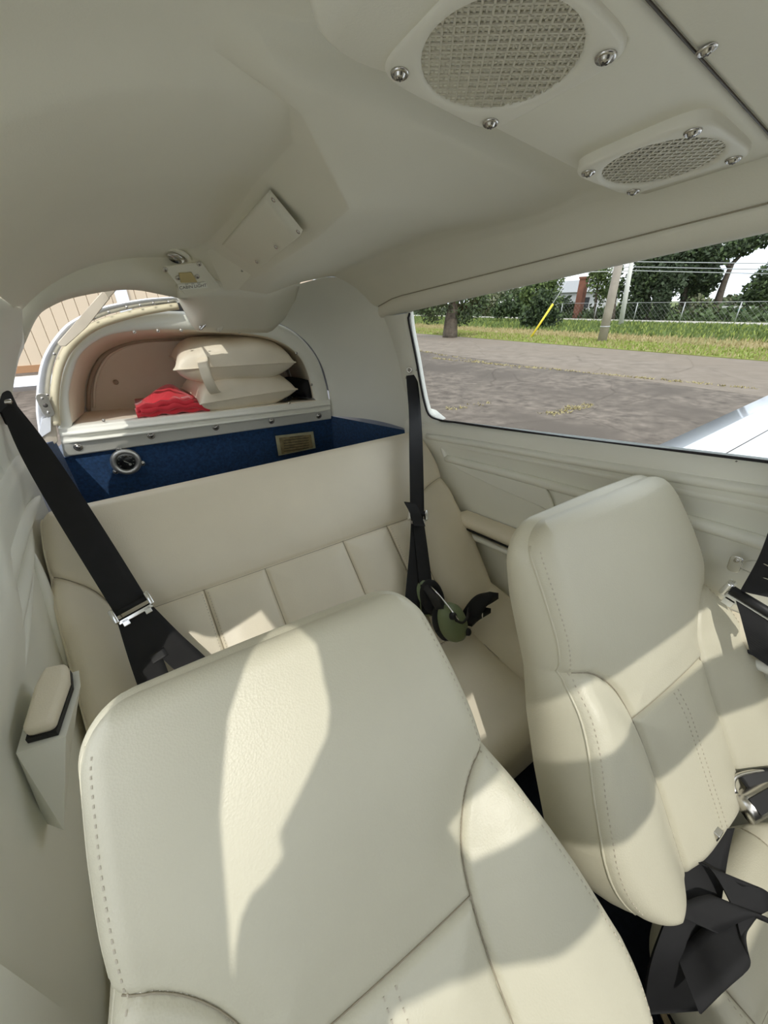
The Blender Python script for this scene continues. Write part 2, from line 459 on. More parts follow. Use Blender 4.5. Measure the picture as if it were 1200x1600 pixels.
slab('raised_plate', [wpt(704, 722, .562), wpt(856, 762, .562), wpt(872, 802, .562), wpt(780, 762, .562), wpt(722, 735, .562)], (-1, 0, 0), .008, M['panel'], wall_right, .003)
# armrest on this wall
ra = [Xp(732, 816, .545), Xp(838, 823, .545)]
A0 = np.array([.535, .82, .895]); A1 = np.array([.535, -.15, 1.02])
mb = MB(); rows = []
for t in np.linspace(0, 1, 24):
    c = A0 * (1 - t) + A1 * t
    rows.append([c + np.array([.03, 0, .022]), c + np.array([.0, 0, .024]), c + np.array([-.018, 0, .018]), c + np.array([-.025, 0, .002]), c + np.array([-.02, 0, -.014]), c + np.array([.03, 0, -.016])])
loft('armrest', rows, M['leather_rear'], wall_right)
MB().tube([A0 + np.array([-.018, 0, -.019]), A1 + np.array([-.018, 0, -.019])], .004, 8).build('armrest_edge', M['black'], wall_right)
mould([A0 + np.array([.0, 0, -.05]), A1 + np.array([.0, 0, -.05])], .010, 'armrest_rail')

# ---- the big side window
window_1 = empty('window_1', (.55, .6, 1.25), kind='structure'); tag(window_1, 'large clear side window looking out to the tarmac')
WP0 = np.array([.556, 0, zsill(0)]); WPa = np.array([.556, 1, zsill(1)]); WPb = np.array([.486, 0, ztop(0)])
WN = unit(np.cross(WPa - WP0, WPb - WP0))
if WN[0] > 0: WN = -WN
def wp(px, py, off=0.0): return onplane(px, py, WP0 - WN * off, WN)
inner_px = [(1230, 350), (1000, 404), (800, 450), (700, 473), (655, 484), (640, 490), (638, 498), (642, 520), (650, 560), (658, 605), (664, 632), (670, 648), (684, 656), (720, 661), (900, 686), (1100, 710), (1230, 726)]
gl = [wp(a, b, .004) for a, b in [(1260, 340), (630, 478), (634, 500), (660, 650), (680, 664), (1260, 735)]]
slab('pane', gl, -WN, .003, M['glass'], window_1)
MB().tube(spline([wp(a, b, -.001) for a, b in inner_px[5:]], 80), .0035, 8).build('gasket', M['gasket'], window_1)
# aft upright of the window frame: a rounded band sweeping into the sill
ou = spline([(.484, 1.205, 1.512), (.50, 1.19, 1.46), (.515, 1.165, 1.38), (.528, 1.14, 1.28), (.537, 1.115, 1.21), (.542, 1.08, 1.17), (.545, 1.0, 1.165)], 40)
inn = spline([wp(a, b) for a, b in [(638, 489), (642, 520), (650, 560), (658, 605), (664, 632), (671, 649), (690, 657)]], 40)
rows = [ou]
for t, o in ((.3, .010), (.6, .014), (.85, .008)):
    rows.append([p * (1 - t) + q * t + WN * o for p, q in zip(ou, inn)])
rows += [inn, [q - WN * .02 for q in inn], [q - WN * .05 + np.array([0, .085, 0]) for q in inn]]
loft('aft_frame', rows, M['panel'], window_1)
# thin sill trim strip with screws
tr = [wp(a, b + 4, -.002) for a, b in [(678, 656), (720, 662), (900, 687), (1100, 711), (1230, 727)]]
t2 = [wp(a, b + 11, -.004) for a, b in [(678, 656), (720, 662), (900, 687), (1100, 711), (1230, 727)]]
loft('sill_strip', [spline(tr, 30), spline([p * .5 + q * .5 + WN * .002 for p, q in zip(tr, t2)], 30), spline(t2, 30)], M['panel'], window_1)
MB().tube(spline([p + WN * .001 for p in t2], 30), .0012, 6).build('trim_seam', M['recess'], window_1)
for px, py in ((729, 670), (848, 683), (1044, 710), (1151, 722)):
    screw(wp(px, py, -.006), WN * .6 + np.array([0, 0, .5]), .0055, window_1)
# forward post of that window and the pilot-side opening beyond it
rows = []
for t in np.linspace(0, 1, 10):
    a = np.array([.548, 0, zsill(.1) - .01]); b = np.array([.478, 0, ztop(.1) + .01]); c = a * (1 - t) + b * t
    rows.append([c + np.array([.03, .145, 0]), c + np.array([.0, .140, 0]), c + np.array([-.01, .10, 0]), c + np.array([-.0, .05, 0]), c + np.array([.03, .045, 0])])
loft('front_post', rows, M['panel'], window_1)

# ---- left wall: panels, pillar beside the baggage opening, unseen posts added to shape the sunlight
wall_left = empty('wall_left', (-.56, .5, .45), kind='structure'); tag(wall_left, 'pale ribbed side panel beside the rear bench')
rows = []
for Y in np.linspace(.22, 1.26, 40):
    zs = 1.18 + .082 * min(1, max(0, (Y - .72) / .1))
    d = 0.0
    prof = [(-.572, .45), (-.572, .95), (-.567, zs - .17), (-.562, zs - .11), (-.548, zs - .07), (-.543, zs - .03), (-.548, zs), (-.60, zs + .005)]
    rows.append([(x + d, Y, z) for x, z in prof])
loft('lower_panel', rows, M['panel'], wall_left)
# pillar ahead of the baggage opening
pa = spline([(-.452, 1.215, 1.530), (-.47, 1.25, 1.478), (-.489, 1.252, 1.451), (-.520, 1.255, 1.395), (-.541, 1.26, 1.341), (-.550, 1.265, 1.24)], 24)
pb = spline([(-.447, 1.10, 1.560), (-.470, 1.12, 1.515), (-.490, 1.125, 1.475), (-.520, 1.13, 1.41), (-.543, 1.13, 1.35), (-.552, 1.13, 1.24)], 24)
pc = spline([(-.458, 1.00, 1.585), (-.490, 1.00, 1.535), (-.507, 1.00, 1.49), (-.530, 1.0, 1.42), (-.547, 1.0, 1.36), (-.556, 1.0, 1.24)], 24)
pd = [np.array(p) + np.array([-.03, -.03, 0]) for p in pc]
pm = [(np.array(a) * .5 + np.array(b) * .5) + np.array([.012, 0, .004]) for a, b in zip(pa, pb)]
pe = [np.array(p) + np.array([-.03, .012, 0]) for p in pa]
loft('pillar', [pe, pa, pm, pb, pc, pd], M['panel'], wall_left)
# ribs pressed into the panel
def lrib(pts, r=.009):
    p = spline(pts, 30); k = [max(.08, math.sin(math.pi * min(1, max(0, t))) ** .5) for t in np.linspace(0.0, 1.0, 30)]
    MB().tube(p, [r * q for q in k], 12).build('rib', M['panel'], wall_left)
lrib([Xp(62, 775, -.545), Xp(46, 800, -.550), Xp(30, 830, -.556), Xp(12, 880, -.560), Xp(-14, 960, -.562), Xp(-40, 1060, -.564)], .017)
lrib([Xp(46, 815, -.560), Xp(40, 880, -.564), Xp(22, 960, -.566), Xp(2, 1050, -.568), Xp(-20, 1130, -.568)], .015)
lrib([Xp(50, 860, -.562), Xp(66, 910, -.566), Xp(84, 970, -.568), Xp(105, 1045, -.569)], .012)
lrib([Xp(50, 860, -.562), Xp(42, 930, -.568), Xp(36, 1000, -.569), Xp(32, 1075, -.570)], .010)
# armrest with its moulded bracket
at_ = [Zp(42, 1156, 1.04), Zp(90, 1143, 1.04), Zp(114, 1072, 1.04), Zp(112, 1048, 1.04), Zp(77, 1055, 1.04), Zp(62, 1085, 1.04)]
slab('armrest', at_, (0, 0, 1), .022, M['leather_rear'], wall_left, .008)
slab('armrest_edge', [p + np.array([0, -.003, -.004]) for p in at_], (0, 0, 1), .008, M['black'], wall_left)
br = [p + np.array([.008 if i in (1, 2, 3) else -.012, -.01 if i < 2 else 0, -.005]) for i, p in enumerate(at_)]
low = [np.array([-.575, .50, .90]), np.array([-.545, .46, .92]), np.array([-.55, .60, .90]), np.array([-.55, .66, .92]), np.array([-.58, .68, .92]), np.array([-.58, .55, .9])]
v = br + low; n = 6
mk('armrest_bracket', v, [tuple(range(6)), tuple(range(6, 12))[::-1]] + [(i, i + 6, (i + 1) % 6 + 6, (i + 1) % 6) for i in range(6)], M['panel'], wall_left, False)
# unseen quarter panel, made solid to keep the sun off the bench
qa = spline([(-.44, .22, 1.70), (-.50, .25, 1.62), (-.545, .31, 1.52), (-.555, .40, 1.45), (-.560, .44, 1.35), (-.560, .51, 1.19)], 24)
qb = [np.array([p[0], 1.01, p[2]]) for p in spline([(-.44, 0, 1.605), (-.49, 0, 1.535), (-.507, 0, 1.49), (-.530, 0, 1.42), (-.547, 0, 1.36), (-.556, 0, 1.19)], 24)]
loft('sun_block_panel', blend(qa, qb, 8), M['panel'], wall_left)
# unseen post between the openings, added to shade the near seat's left side
rows = []
for z, x, yf, ya in ((.78, -.565, -.24, .02), (1.18, -.562, -.22, .04), (1.38, -.56, -.20, .05), (1.50, -.555, -.19, .06), (1.57, -.548, -.165, .07), (1.62, -.53, -.11, .09), (1.67, -.50, -.055, .11), (1.71, -.455, -.01, .14), (1.735, -.40, .02, .16)):
    rows.append([(x - .03, yf, z), (x, yf + .004, z), (x + .008, (yf + ya) / 2, z), (x, ya - .004, z), (x - .03, ya, z)])
loft('door_post', rows, M['panel'], wall_left)
# unseen windshield corner, its aft edge shaped to bound the near seat's sun patch
ca = spline([(-.40, -.04, 1.724), (-.43, -.13, 1.724), (-.45, -.165, 1.714), (-.485, -.20, 1.704), (-.535, -.225, 1.68), (-.55, -.18, 1.57), (-.56, -.19, 1.30), (-.565, -.20, .80)], 30)
cb_ = [np.array([p[0] - .01, -.43 + .18 * min(1, max(0, (1.5 - p[2]) / .3)), p[2]]) for p in ca]
loft('corner_panel', blend(cb_, ca, 6), M['panel'], wall_left)
rows = []
for Y in np.linspace(-.45, .30, 12):
    rows.append([(-.565, Y, .45), (-.560, Y, .85), (-.556, Y, 1.03), (-.575, Y, 1.05), (-.62, Y, 1.05)])
loft('door_sill', rows, M['panel'], wall_left)  # unseen sill, raised so that less light enters by the doorway

# ---- aft right side panel
wall_aft = empty('wall_aft', (.47, 1.3, .5), kind='structure'); tag(wall_aft, 'smooth pale grey side panel between window and rear shelf')
C1 = [(.548, 1.10, 1.127), (.545, 1.11, 1.22), (.538, 1.13, 1.30), (.520, 1.165, 1.41), (.489, 1.205, 1.512), (.462, 1.235, 1.555), (.40, 1.242, 1.602), (.325, 1.244, 1.622), (.22, 1.246, 1.604), (.114, 1.247, 1.574)]
C2 = [Yp(517, 650, 1.5), Yp(515, 622, 1.5), Yp(511, 598, 1.5), Yp(503, 572, 1.5), Yp(488, 545, 1.5), Yp(470, 526, 1.5), Yp(448, 511, 1.5), Yp(424, 501, 1.5), Yp(410, 498, 1.49), Yp(395, 500, 1.48)]
rows = blend(spline(C1, 40), spline(C2, 40), 12)
for i, r in enumerate(rows):
    b = .02 * math.sin(math.pi * i / 11)
    rows[i] = [p + np.array([b, 0, b * .5]) for p in r]
loft('upper_panel', rows, M['panel'], wall_aft)
loft('carpet_panel', [[np.array(C1[0]), np.array(C2[0])], [np.array([.56, 1.10, .5]), np.array([.41, 1.5, .5])]], M['navy'], wall_aft, smooth=False)

# ---- rear bulkhead with the moulded shelf
YB = 1.5
wall_rear = empty('wall_rear', (0, YB, .5), kind='structure'); tag(wall_rear, 'rear bulkhead with a moulded cream shelf above navy carpet')
outer_px = [(101, 713), (92, 669), (90, 630), (95, 588), (112, 544), (141, 513), (182, 495), (237, 487), (300, 487), (370, 492), (424, 502), (455, 515), (478, 535), (497, 562), (507, 590), (514, 622), (516, 654)]
inner_px2 = [(113, 662), (108, 634), (109, 605), (123, 559), (149, 534), (182, 521), (244, 515), (310, 516), (369, 519), (425, 529), (457, 546), (475, 568), (486, 597), (491, 622)]
oc = spline(Ys(outer_px, YB), 90); ic = spline(Ys(inner_px2, YB), 90)
def mixr(a, b, t, dy): return [np.array(p) * (1 - t) + np.array(q) * t + np.array([0, dy, 0]) for p, q in zip(a, b)]
rows = [mixr(oc, ic, 0, .02), mixr(oc, ic, .02, .002), mixr(oc, ic, .25, -.006), mixr(oc, ic, .6, -.004), mixr(oc, ic, .9, 0), mixr(oc, ic, 1.0, .008)]
loft('shelf_frame', rows, M['panel'], wall_rear)
# lip under the opening: vertical face with two pressed ribs
bl, brr, tl, trr = Yp(101, 713, YB), Yp(516, 654, YB), Yp(91, 668, YB), Yp(514, 624, YB)
def lipp(s, t, dy=0): return (bl * (1 - s) + brr * s) * (1 - t) + (tl * (1 - s) + trr * s) * t + np.array([0, dy, 0])
prof = [(-.02, .012), (0, -.006), (.06, -.010), (.42, -.010), (.455, -.015), (.48, -.021), (.54, -.022), (.57, -.016), (.60, -.010), (.68, -.010), (.715, -.015), (.74, -.021), (.80, -.022), (.83, -.016), (.86, -.010), (.94, -.011), (.985, -.007), (1.0, .004), (1.0, .03)]
rows = []
for s in np.linspace(0, 1, 60):
    k = min(1, s / .06, (1 - s) / .06)
    rows.append([lipp(s, t, (dy if dy > -.011 else -.011 + (dy + .011) * k)) for t, dy in prof])
loft('shelf_lip', rows, M['panel'], wall_rear)
for px, py in ((122, 697), (236, 679), (337, 666), (424, 656), (498, 648)):
    screw(Yp(px, py + 1.5, YB - .0105), (0, -1, 0), .012, wall_rear)
for px, py in ((162, 657), (388, 640), (452, 630), (210, 519), (247, 517), (283, 516), (374, 519), (463, 552), (487, 601)):
    screw(Yp(px, py, YB - .004), (0, -1, 0), .005, wall_rear)
# niche behind the opening
back_px = [(133, 644), (133, 612), (139, 585), (155, 558), (182, 541), (218, 532), (265, 529), (317, 528), (365, 531), (405, 540), (435, 556), (452, 580), (460, 606), (464, 622)]
bc = spline(Ys(back_px, 1.86), 90)
ic2 = [p + np.array([0, .006, 0]) for p in ic]
loft('niche_lining', blend(ic2, bc, 8), M['shelf_lining'], wall_rear)
cen = np.mean(np.array(bc), axis=0); cen[1] = 1.865
mk('niche_back', [p + np.array([0, .004, 0]) for p in bc] + [cen], [(i, i + 1, len(bc)) for i in range(len(bc) - 1)] + [(len(bc) - 1, 0, len(bc))], M['shelf_lining'], wall_rear, False)
MB().tube([p + (cen - p) * .03 + np.array([0, -.004, 0]) for p in bc], .007, 8).build('welt', M['welt'], wall_rear)
MB().tube([p + (cen - p) * .075 + np.array([0, -.001, 0]) for p in bc], .005, 8).build('welt', M['shelf_lining'], wall_rear)
lathe('button', Yp(181, 597, 1.855), (0, -1, 0), [(.009, 0), (.009, .004), (.005, .008), (.001, .008)], M['welt'], wall_rear)
fl = [Yp(91, 667, YB), Yp(514, 622, YB), Yp(480, 618, 1.87), Yp(128, 642, 1.87)]
slab('shelf_floor', [p + np.array([0, 0, -.003]) for p in fl], (0, 0, -1), .01, M['shelf_lining'], wall_rear)
# carpeted lower bulkhead
slab('carpet_panel', [Yp(95, 716, YB + .004), Yp(520, 650, YB + .004), np.array([.43, YB + .004, .5]), np.array([-.52, YB + .004, .5])], (0, 1, 0), .01, M['navy'], wall_rear)
# carpet on the left side aft wall
slab('side_carpet', [Yp(101, 716, 1.498), Yp(86, 688, 1.49), np.array([-.545, 1.28, 1.235]), np.array([-.56, 1.26, .5]), np.array([-.51, 1.498, .5])], (-1, 0, 0), .01, M['navy'], wall_rear)

# ---- baggage hatch opening: polished frame, foam seal, hold-open strap, latch
door_1 = empty('door_1', (-.5, 1.45, 1.2), kind='structure'); tag(door_1, 'open baggage hatch with riveted polished aluminium frame and tan strap')
ao = [(61, 678), (57, 645), (58, 610), (63, 575), (75, 545), (100, 512), (125, 495), (162, 479), (225, 467), (284, 463)]
ai = [(83, 672), (79, 645), (77, 618), (82, 577), (97, 540), (125, 512), (150, 499), (178, 489), (225, 479), (284, 472)]
AO = spline(Ys(ao, 1.465), 70); AI = spline(Ys(ai, 1.48), 70)
rows = [[p + np.array([-.004, .03, 0]) for p in AO], AO, mixr(AO, AI, .15, -.004), mixr(AO, AI, .55, -.004), mixr(AO, AI, 1, 0), [p + np.array([0, .02, 0]) for p in AI]]
loft('hatch_frame', rows, M['alu'], door_1)
sl = [(88, 664), (85, 634), (87, 600), (95, 566), (113, 537), (150, 509), (205, 491), (250, 482), (278, 478)]
MB().tube(spline(Ys(sl, 1.478), 60), .0105, 12).build('foam_seal', M['seal'], door_1)
for px, py in ((75, 650), (74, 617), (85, 553), (148, 497), (170, 488), (198, 480), (219, 477), (240, 474), (264, 472)):
    screw(Yp(px, py, 1.462), (0, -1, 0), .004, door_1)
lp = Yp(71, 633, 1.460)
slab('latch_plate', rrect(lp, np.array([1., 0, 0]), np.array([0, 0, 1.]), .014, .033, .013), (0, -1, 0), .004, M['steel'], door_1, .001)
lathe('latch_hole', lp + np.array([0, -.004, 0]), (0, -1, 0), [(.006, 0), (.006, .001), (.001, .001)], M['recess'], door_1)
for dz in (-.02, .02): screw(lp + np.array([0, -.004, dz]), (0, -1, 0), .004, door_1)
st = [Yp(170, 450, 1.40), Yp(152, 472, 1.42), Yp(128, 503, 1.44), Yp(97, 538, 1.45)]
slab('hold_strap', [Yp(160, 455, 1.41), Yp(172, 466, 1.41), Yp(136, 511, 1.44), Yp(103, 541, 1.45), Yp(94, 541, 1.45), Yp(90, 535, 1.45), Yp(127, 493, 1.44)], (0, -1, 0), .006, M['strap_tan'], door_1, .002)
slab('strap_tab', [Yp(161, 454, 1.40), Yp(183, 452, 1.40), Yp(170, 467, 1.405)], (0, -1, 0), .006, M['strap_tan'], door_1, .002)
slab('corner_plate', [Yp(61, 676, 1.465), Yp(45, 690, 1.44), Yp(63, 712, 1.44), Yp(91, 690, 1.48), Yp(86, 650, 1.485)], (0, -1, .3), .006, M['strap_tan'], door_1, .002)
slab('corner_flange', [Yp(61, 676, 1.460), Yp(45, 690, 1.435), Yp(49, 694, 1.435), Yp(80, 674, 1.465), Yp(80, 650, 1.47), Yp(66, 655, 1.462)], (0, -1, .3), .004, M['alu'], door_1, .001)

# ---- unseen front end of the cabin, added to hold back light from ahead
wall_front = empty('wall_front', (0, -.8, .45), kind='structure'); tag(wall_front, 'grey instrument panel and glareshield at the unseen front, set high to cut light')
rows = [[(x, y, z) for x in np.linspace(-.57, .57, 9)] for y, z in ((-.78, .45), (-.80, .80), (-.74, 1.00), (-.72, 1.40), (-.70, 1.455), (-.76, 1.475), (-1.05, 1.48), (-2.2, 1.36))]
loft('panel_and_cowl', rows, M['dash'], wall_front)
for sx in (-1, 1):
    loft('kick_panel', [[(sx * .575, -2.0, .45), (sx * .575, -.45, .45)], [(sx * .575, -2.0, 1.26), (sx * .575, -.45, 1.24 if sx > 0 else 1.05)]], M['panel'], wall_front, smooth=False)

# ---- floor
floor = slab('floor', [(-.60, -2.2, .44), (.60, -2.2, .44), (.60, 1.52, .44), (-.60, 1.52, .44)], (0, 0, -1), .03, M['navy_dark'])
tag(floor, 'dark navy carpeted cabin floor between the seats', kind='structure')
# fuselage skin outside the panels so that no light leaks under them
hull = empty('wall_outer', (0, 0, .4), kind='structure'); tag(hull, 'white painted fuselage skin outside the cabin panels')
def tail_k(Y): return 1 - .35 * (Y - 1.5)
for sx in (-1, 1):
    rows = []
    for Y in np.linspace(-.8, 1.12, 10):
        zt_ = zsill(Y) - .01 if sx > 0 else (1.04 if Y < .25 else 1.17)
        rows.append([(sx * .62, Y, .40), (sx * .635, Y, .8), (sx * .62, Y, zt_)])
    loft('skin', rows, M['white_paint'], hull)
rows = [[(.62, Y, .40), (.60, Y, 1.10), (.57 - .05 * (Y - 1.12), Y, 1.45), (.47, Y, 1.62)] for Y in np.linspace(1.13, 2.0, 6)]
loft('skin', rows, M['white_paint'], hull)
rows = [[(-.62 * tail_k(max(1.4, Y)), Y, .40), (-.60 * tail_k(max(1.4, Y)), Y, 1.00), (-.575 * tail_k(max(1.4, Y)), Y, 1.17 if Y < 1.5 else 1.14)] for Y in np.linspace(1.13, 2.0, 6)]
loft('skin', rows, M['white_paint'], hull)
rows = [[(x * tail_k(Y), Y, 1.1 + (z - 1.1) * tail_k(Y)) for x, z in ((-.52, 1.10), (-.51, 1.27), (-.455, 1.38), (-.36, 1.48), (-.24, 1.54), (-.1, 1.563), (.1, 1.57), (.25, 1.57), (.40, 1.53), (.48, 1.45), (.52, 1.2))] for Y in (1.52, 1.75, 2.0)]
loft('skin', rows, M['white_paint'], hull)
rows = [[(x, 1.95, z) for x in np.linspace(-.42, .42, 4)] for z in (.4, 1.0, 1.48)]
loft('skin', rows, M['white_paint'], hull)

# ================================================================== SEATS
def seg_dist(U, V, line):
    d = np.full(U.shape, 1e9)
    for (a, b), (c, e) in zip(line[:-1], line[1:]):
        l2 = (c - a) ** 2 + (e - b) ** 2 + 1e-12
        t = np.clip(((U - a) * (c - a) + (V - b) * (e - b)) / l2, 0, 1)
        d = np.minimum(d, np.hypot(U - a - t * (c - a), V - b - t * (e - b)))
    return d
def inside(U, V, poly):
    r = np.zeros(U.shape, bool); n = len(poly); j = n - 1
    for i in range(n):
        xi, yi = poly[i]; xj, yj = poly[j]
        if yi != yj:
            c = ((yi > V) != (yj > V)) & (U < (xj - xi) * (V - yi) / (yj - yi) + xi); r ^= c
        j = i
    return r
class Cushion:
    """upholstered block: panels meet in sunk seams, rolled edge, side gusset and back"""
    def __init__(s, O, th, yaw, L, wl, wr, rt, rb, seams, regions, edge=.03, T=None, groove=.008, puff=.007, curve=None, main='upper_panel'):
        th = math.radians(th); yaw = math.radians(yaw)
        s.O = np.array(O, float); s.U = np.array([math.cos(yaw), math.sin(yaw), 0])
        s.V = np.array([-math.sin(th) * math.sin(yaw), math.sin(th) * math.cos(yaw), math.cos(th)]); s.N = np.cross(s.U, s.V)
        s.L, s.wl, s.wr, s.rt, s.rb = L, wl, wr, rt, rb
        s.seams, s.regions, s.edge, s.groove, s.puff, s.curve, s.main = seams, regions, edge, groove, puff, curve, main
        s.T = T or (lambda v: .1 + 0 * v)
    def half(s, v, f):
        w = f(v); a = np.clip(s.rt + v, 0, s.rt); w = w - (s.rt - np.sqrt(np.maximum(s.rt ** 2 - a ** 2, 0)))
        b = np.clip(s.rb - (s.L + v), 0, s.rb); return w - (s.rb - np.sqrt(np.maximum(s.rb ** 2 - b ** 2, 0)))
    def H(s, u, v):
        u = np.asarray(u, float); v = np.asarray(v, float)
        e = np.minimum(np.minimum(u + s.half(v, s.wl), s.half(v, s.wr) - u), np.minimum(-v, s.L + v)); e = np.maximum(e, 0)
        d = np.full(u.shape, 1e9)
        for l in s.seams: d = np.minimum(d, seg_dist(u, v, l))
        h = -s.groove * np.exp(-(d / .0042) ** 2) + s.puff * (1 - np.exp(-(d / .03) ** 2))
        for name, poly, B in s.regions:
            if B: h = h + np.where(inside(u, v, poly), B * (1 - np.exp(-(d / .055) ** 2)), 0)
        q = np.clip(s.edge - e, 0, s.edge)
        h = h - (s.edge - np.sqrt(np.maximum(s.edge ** 2 - q ** 2, 0)))
        if s.curve: h = h + s.curve(u, v)
        return h
    def P(s, u, v, n): return s.O + u * s.U + v * s.V + n * s.N
    def build(s, parent, m, nu=190, nv=220, back=True, gusset='side_panel', mb=None):
        b = (0.5 - 0.5 * np.cos(np.pi * np.linspace(0, 1, nv))); b = .5 * b + .5 * np.linspace(0, 1, nv) ** 1.0
        vv = -s.L * b
        a = (0.5 - 0.5 * np.cos(np.pi * np.linspace(0, 1, nu))); a = .4 * a + .6 * np.linspace(0, 1, nu)
        A, Vv = np.meshgrid(a, vv); Wl = s.half(Vv, s.wl); Wr = s.half(Vv, s.wr); Uu = -Wl + A * (Wl + Wr)
        Hh = s.H(Uu, Vv)
        pts = s.O + Uu[..., None] * s.U + Vv[..., None] * s.V + Hh[..., None] * s.N
        uc = (Uu[:-1, :-1] + Uu[1:, 1:]) / 2; vc = (Vv[:-1, :-1] + Vv[1:, 1:]) / 2
        idx = np.zeros(uc.shape, int)
        for k, (name, poly, B) in enumerate(s.regions): idx[inside(uc, vc, poly)] = k + 1
        names = [s.main] + [r[0] for r in s.regions]
        flat = pts.reshape(-1, 3)
        # normals of the whole sheet, so that the panels shade smoothly up to their seams
        for k, nm in enumerate(names):
            js, is_ = np.nonzero(idx == k)
            if len(js) == 0: continue
            f = np.stack([js * nu + is_, (js + 1) * nu + is_, (js + 1) * nu + is_ + 1, js * nu + is_ + 1], 1)
            used, inv = np.unique(f, return_inverse=True); f = inv.reshape(f.shape)
            me = bpy.data.meshes.new(nm); me.from_pydata(flat[used].tolist(), [], f.tolist()); me.materials.append(m)
            me.polygons.foreach_set('use_smooth', [True] * len(me.polygons)); me.update()
            link(nm, me, parent)
        for l in s.seams:
            l2 = even(l, max(12, int(sum(math.hypot(c - a, e - b) for (a, b), (c, e) in zip(l[:-1], l[1:])) / .008)))
            l2 = [(u, v) for u, v in l2 if -s.half(np.array(v), s.wl) + .004 < u < s.half(np.array(v), s.wr) - .004 and -s.L + .004 < v < -.004]
            if len(l2) > 2:
                MB().tube([s.P(u, v, float(s.H(np.array(u), np.array(v))) + .0018) for u, v in l2], .0008, 6).build('seam', M['seam'], parent)
        # gusset round the outline
        ring = [(j, 0) for j in range(nv - 1, -1, -1)] + [(0, i) for i in range(1, nu)] + [(j, nu - 1) for j in range(1, nv)] + [(nv - 1, i) for i in range(nu - 2, 0, -1)]
        ring.append(ring[0])
        rows = []
        cu = np.mean(Uu); cv = -s.L / 2
        for t in np.linspace(0, 1, 7):
            r = []
            for j, i in ring:
                u, v, h = Uu[j, i], Vv[j, i], Hh[j, i]
                dep = -float(s.T(v)); o = .010 * math.sin(math.pi * t)
                du, dv = (u - cu), (v - cv) * .6; l = math.hypot(du, dv) + 1e-9
                r.append(s.P(u + o * du / l, v + o * dv / l, h * (1 - t) + dep * t))
            rows.append(r)
        loft(gusset, rows[::-1], mb or m, parent)
        if back:
            bp = s.O + Uu[::3, ::3][..., None] * s.U + Vv[::3, ::3][..., None] * s.V + (-s.T(Vv[::3, ::3]))[..., None] * s.N
            loft('back_panel', [list(r) for r in bp][::-1], mb or m, parent)
    def stitch(s, parent, lines, ln=.0045, gap=.003, r=.00065, name='stitching'):
        mb = MB()
        for l in lines:
            tot = sum(math.hypot(c - a, e - b) for (a, b), (c, e) in zip(l[:-1], l[1:]))
            n = max(2, int(tot / (ln + gap))); p = even(l, 2 * n)
            u = np.array([q[0] for q in p]); v = np.array([q[1] for q in p]); h = s.H(u, v)
            for k in range(n):
                a = s.P(u[2 * k], v[2 * k], h[2 * k] + r * .4); b = s.P(u[2 * k + 1], v[2 * k + 1], h[2 * k + 1] + r * .4)
                t = b - a; L = np.linalg.norm(t)
                if L < 1e-6: continue
                t = t / L; w = unit(np.cross(s.N, t)); mb.box((a + b) / 2, L * .40, r, r, (t, w, np.cross(t, w)))
        o = mb.build(name, M['thread'], parent, False); o['kind'] = 'stuff'; return o
def edge_line(c, side, v0, v1, off, n=30):
    vs_ = np.linspace(v0, v1, n); out = []
    for v in vs_:
        w = c.half(np.array(v), c.wl if side < 0 else c.wr); out.append((side * (float(w) - off), float(v)))
    return out
def top_line(c, off, n=20):
    wl = float(c.half(np.array(-off), c.wl)) - off * .4; wr = float(c.half(np.array(-off), c.wr)) - off * .4
    return [(u, -off) for u in np.linspace(-wl, wr, n)]
def smooth2(pts, n=30): return [tuple(p) for p in spline([np.array(p) for p in pts], n)]

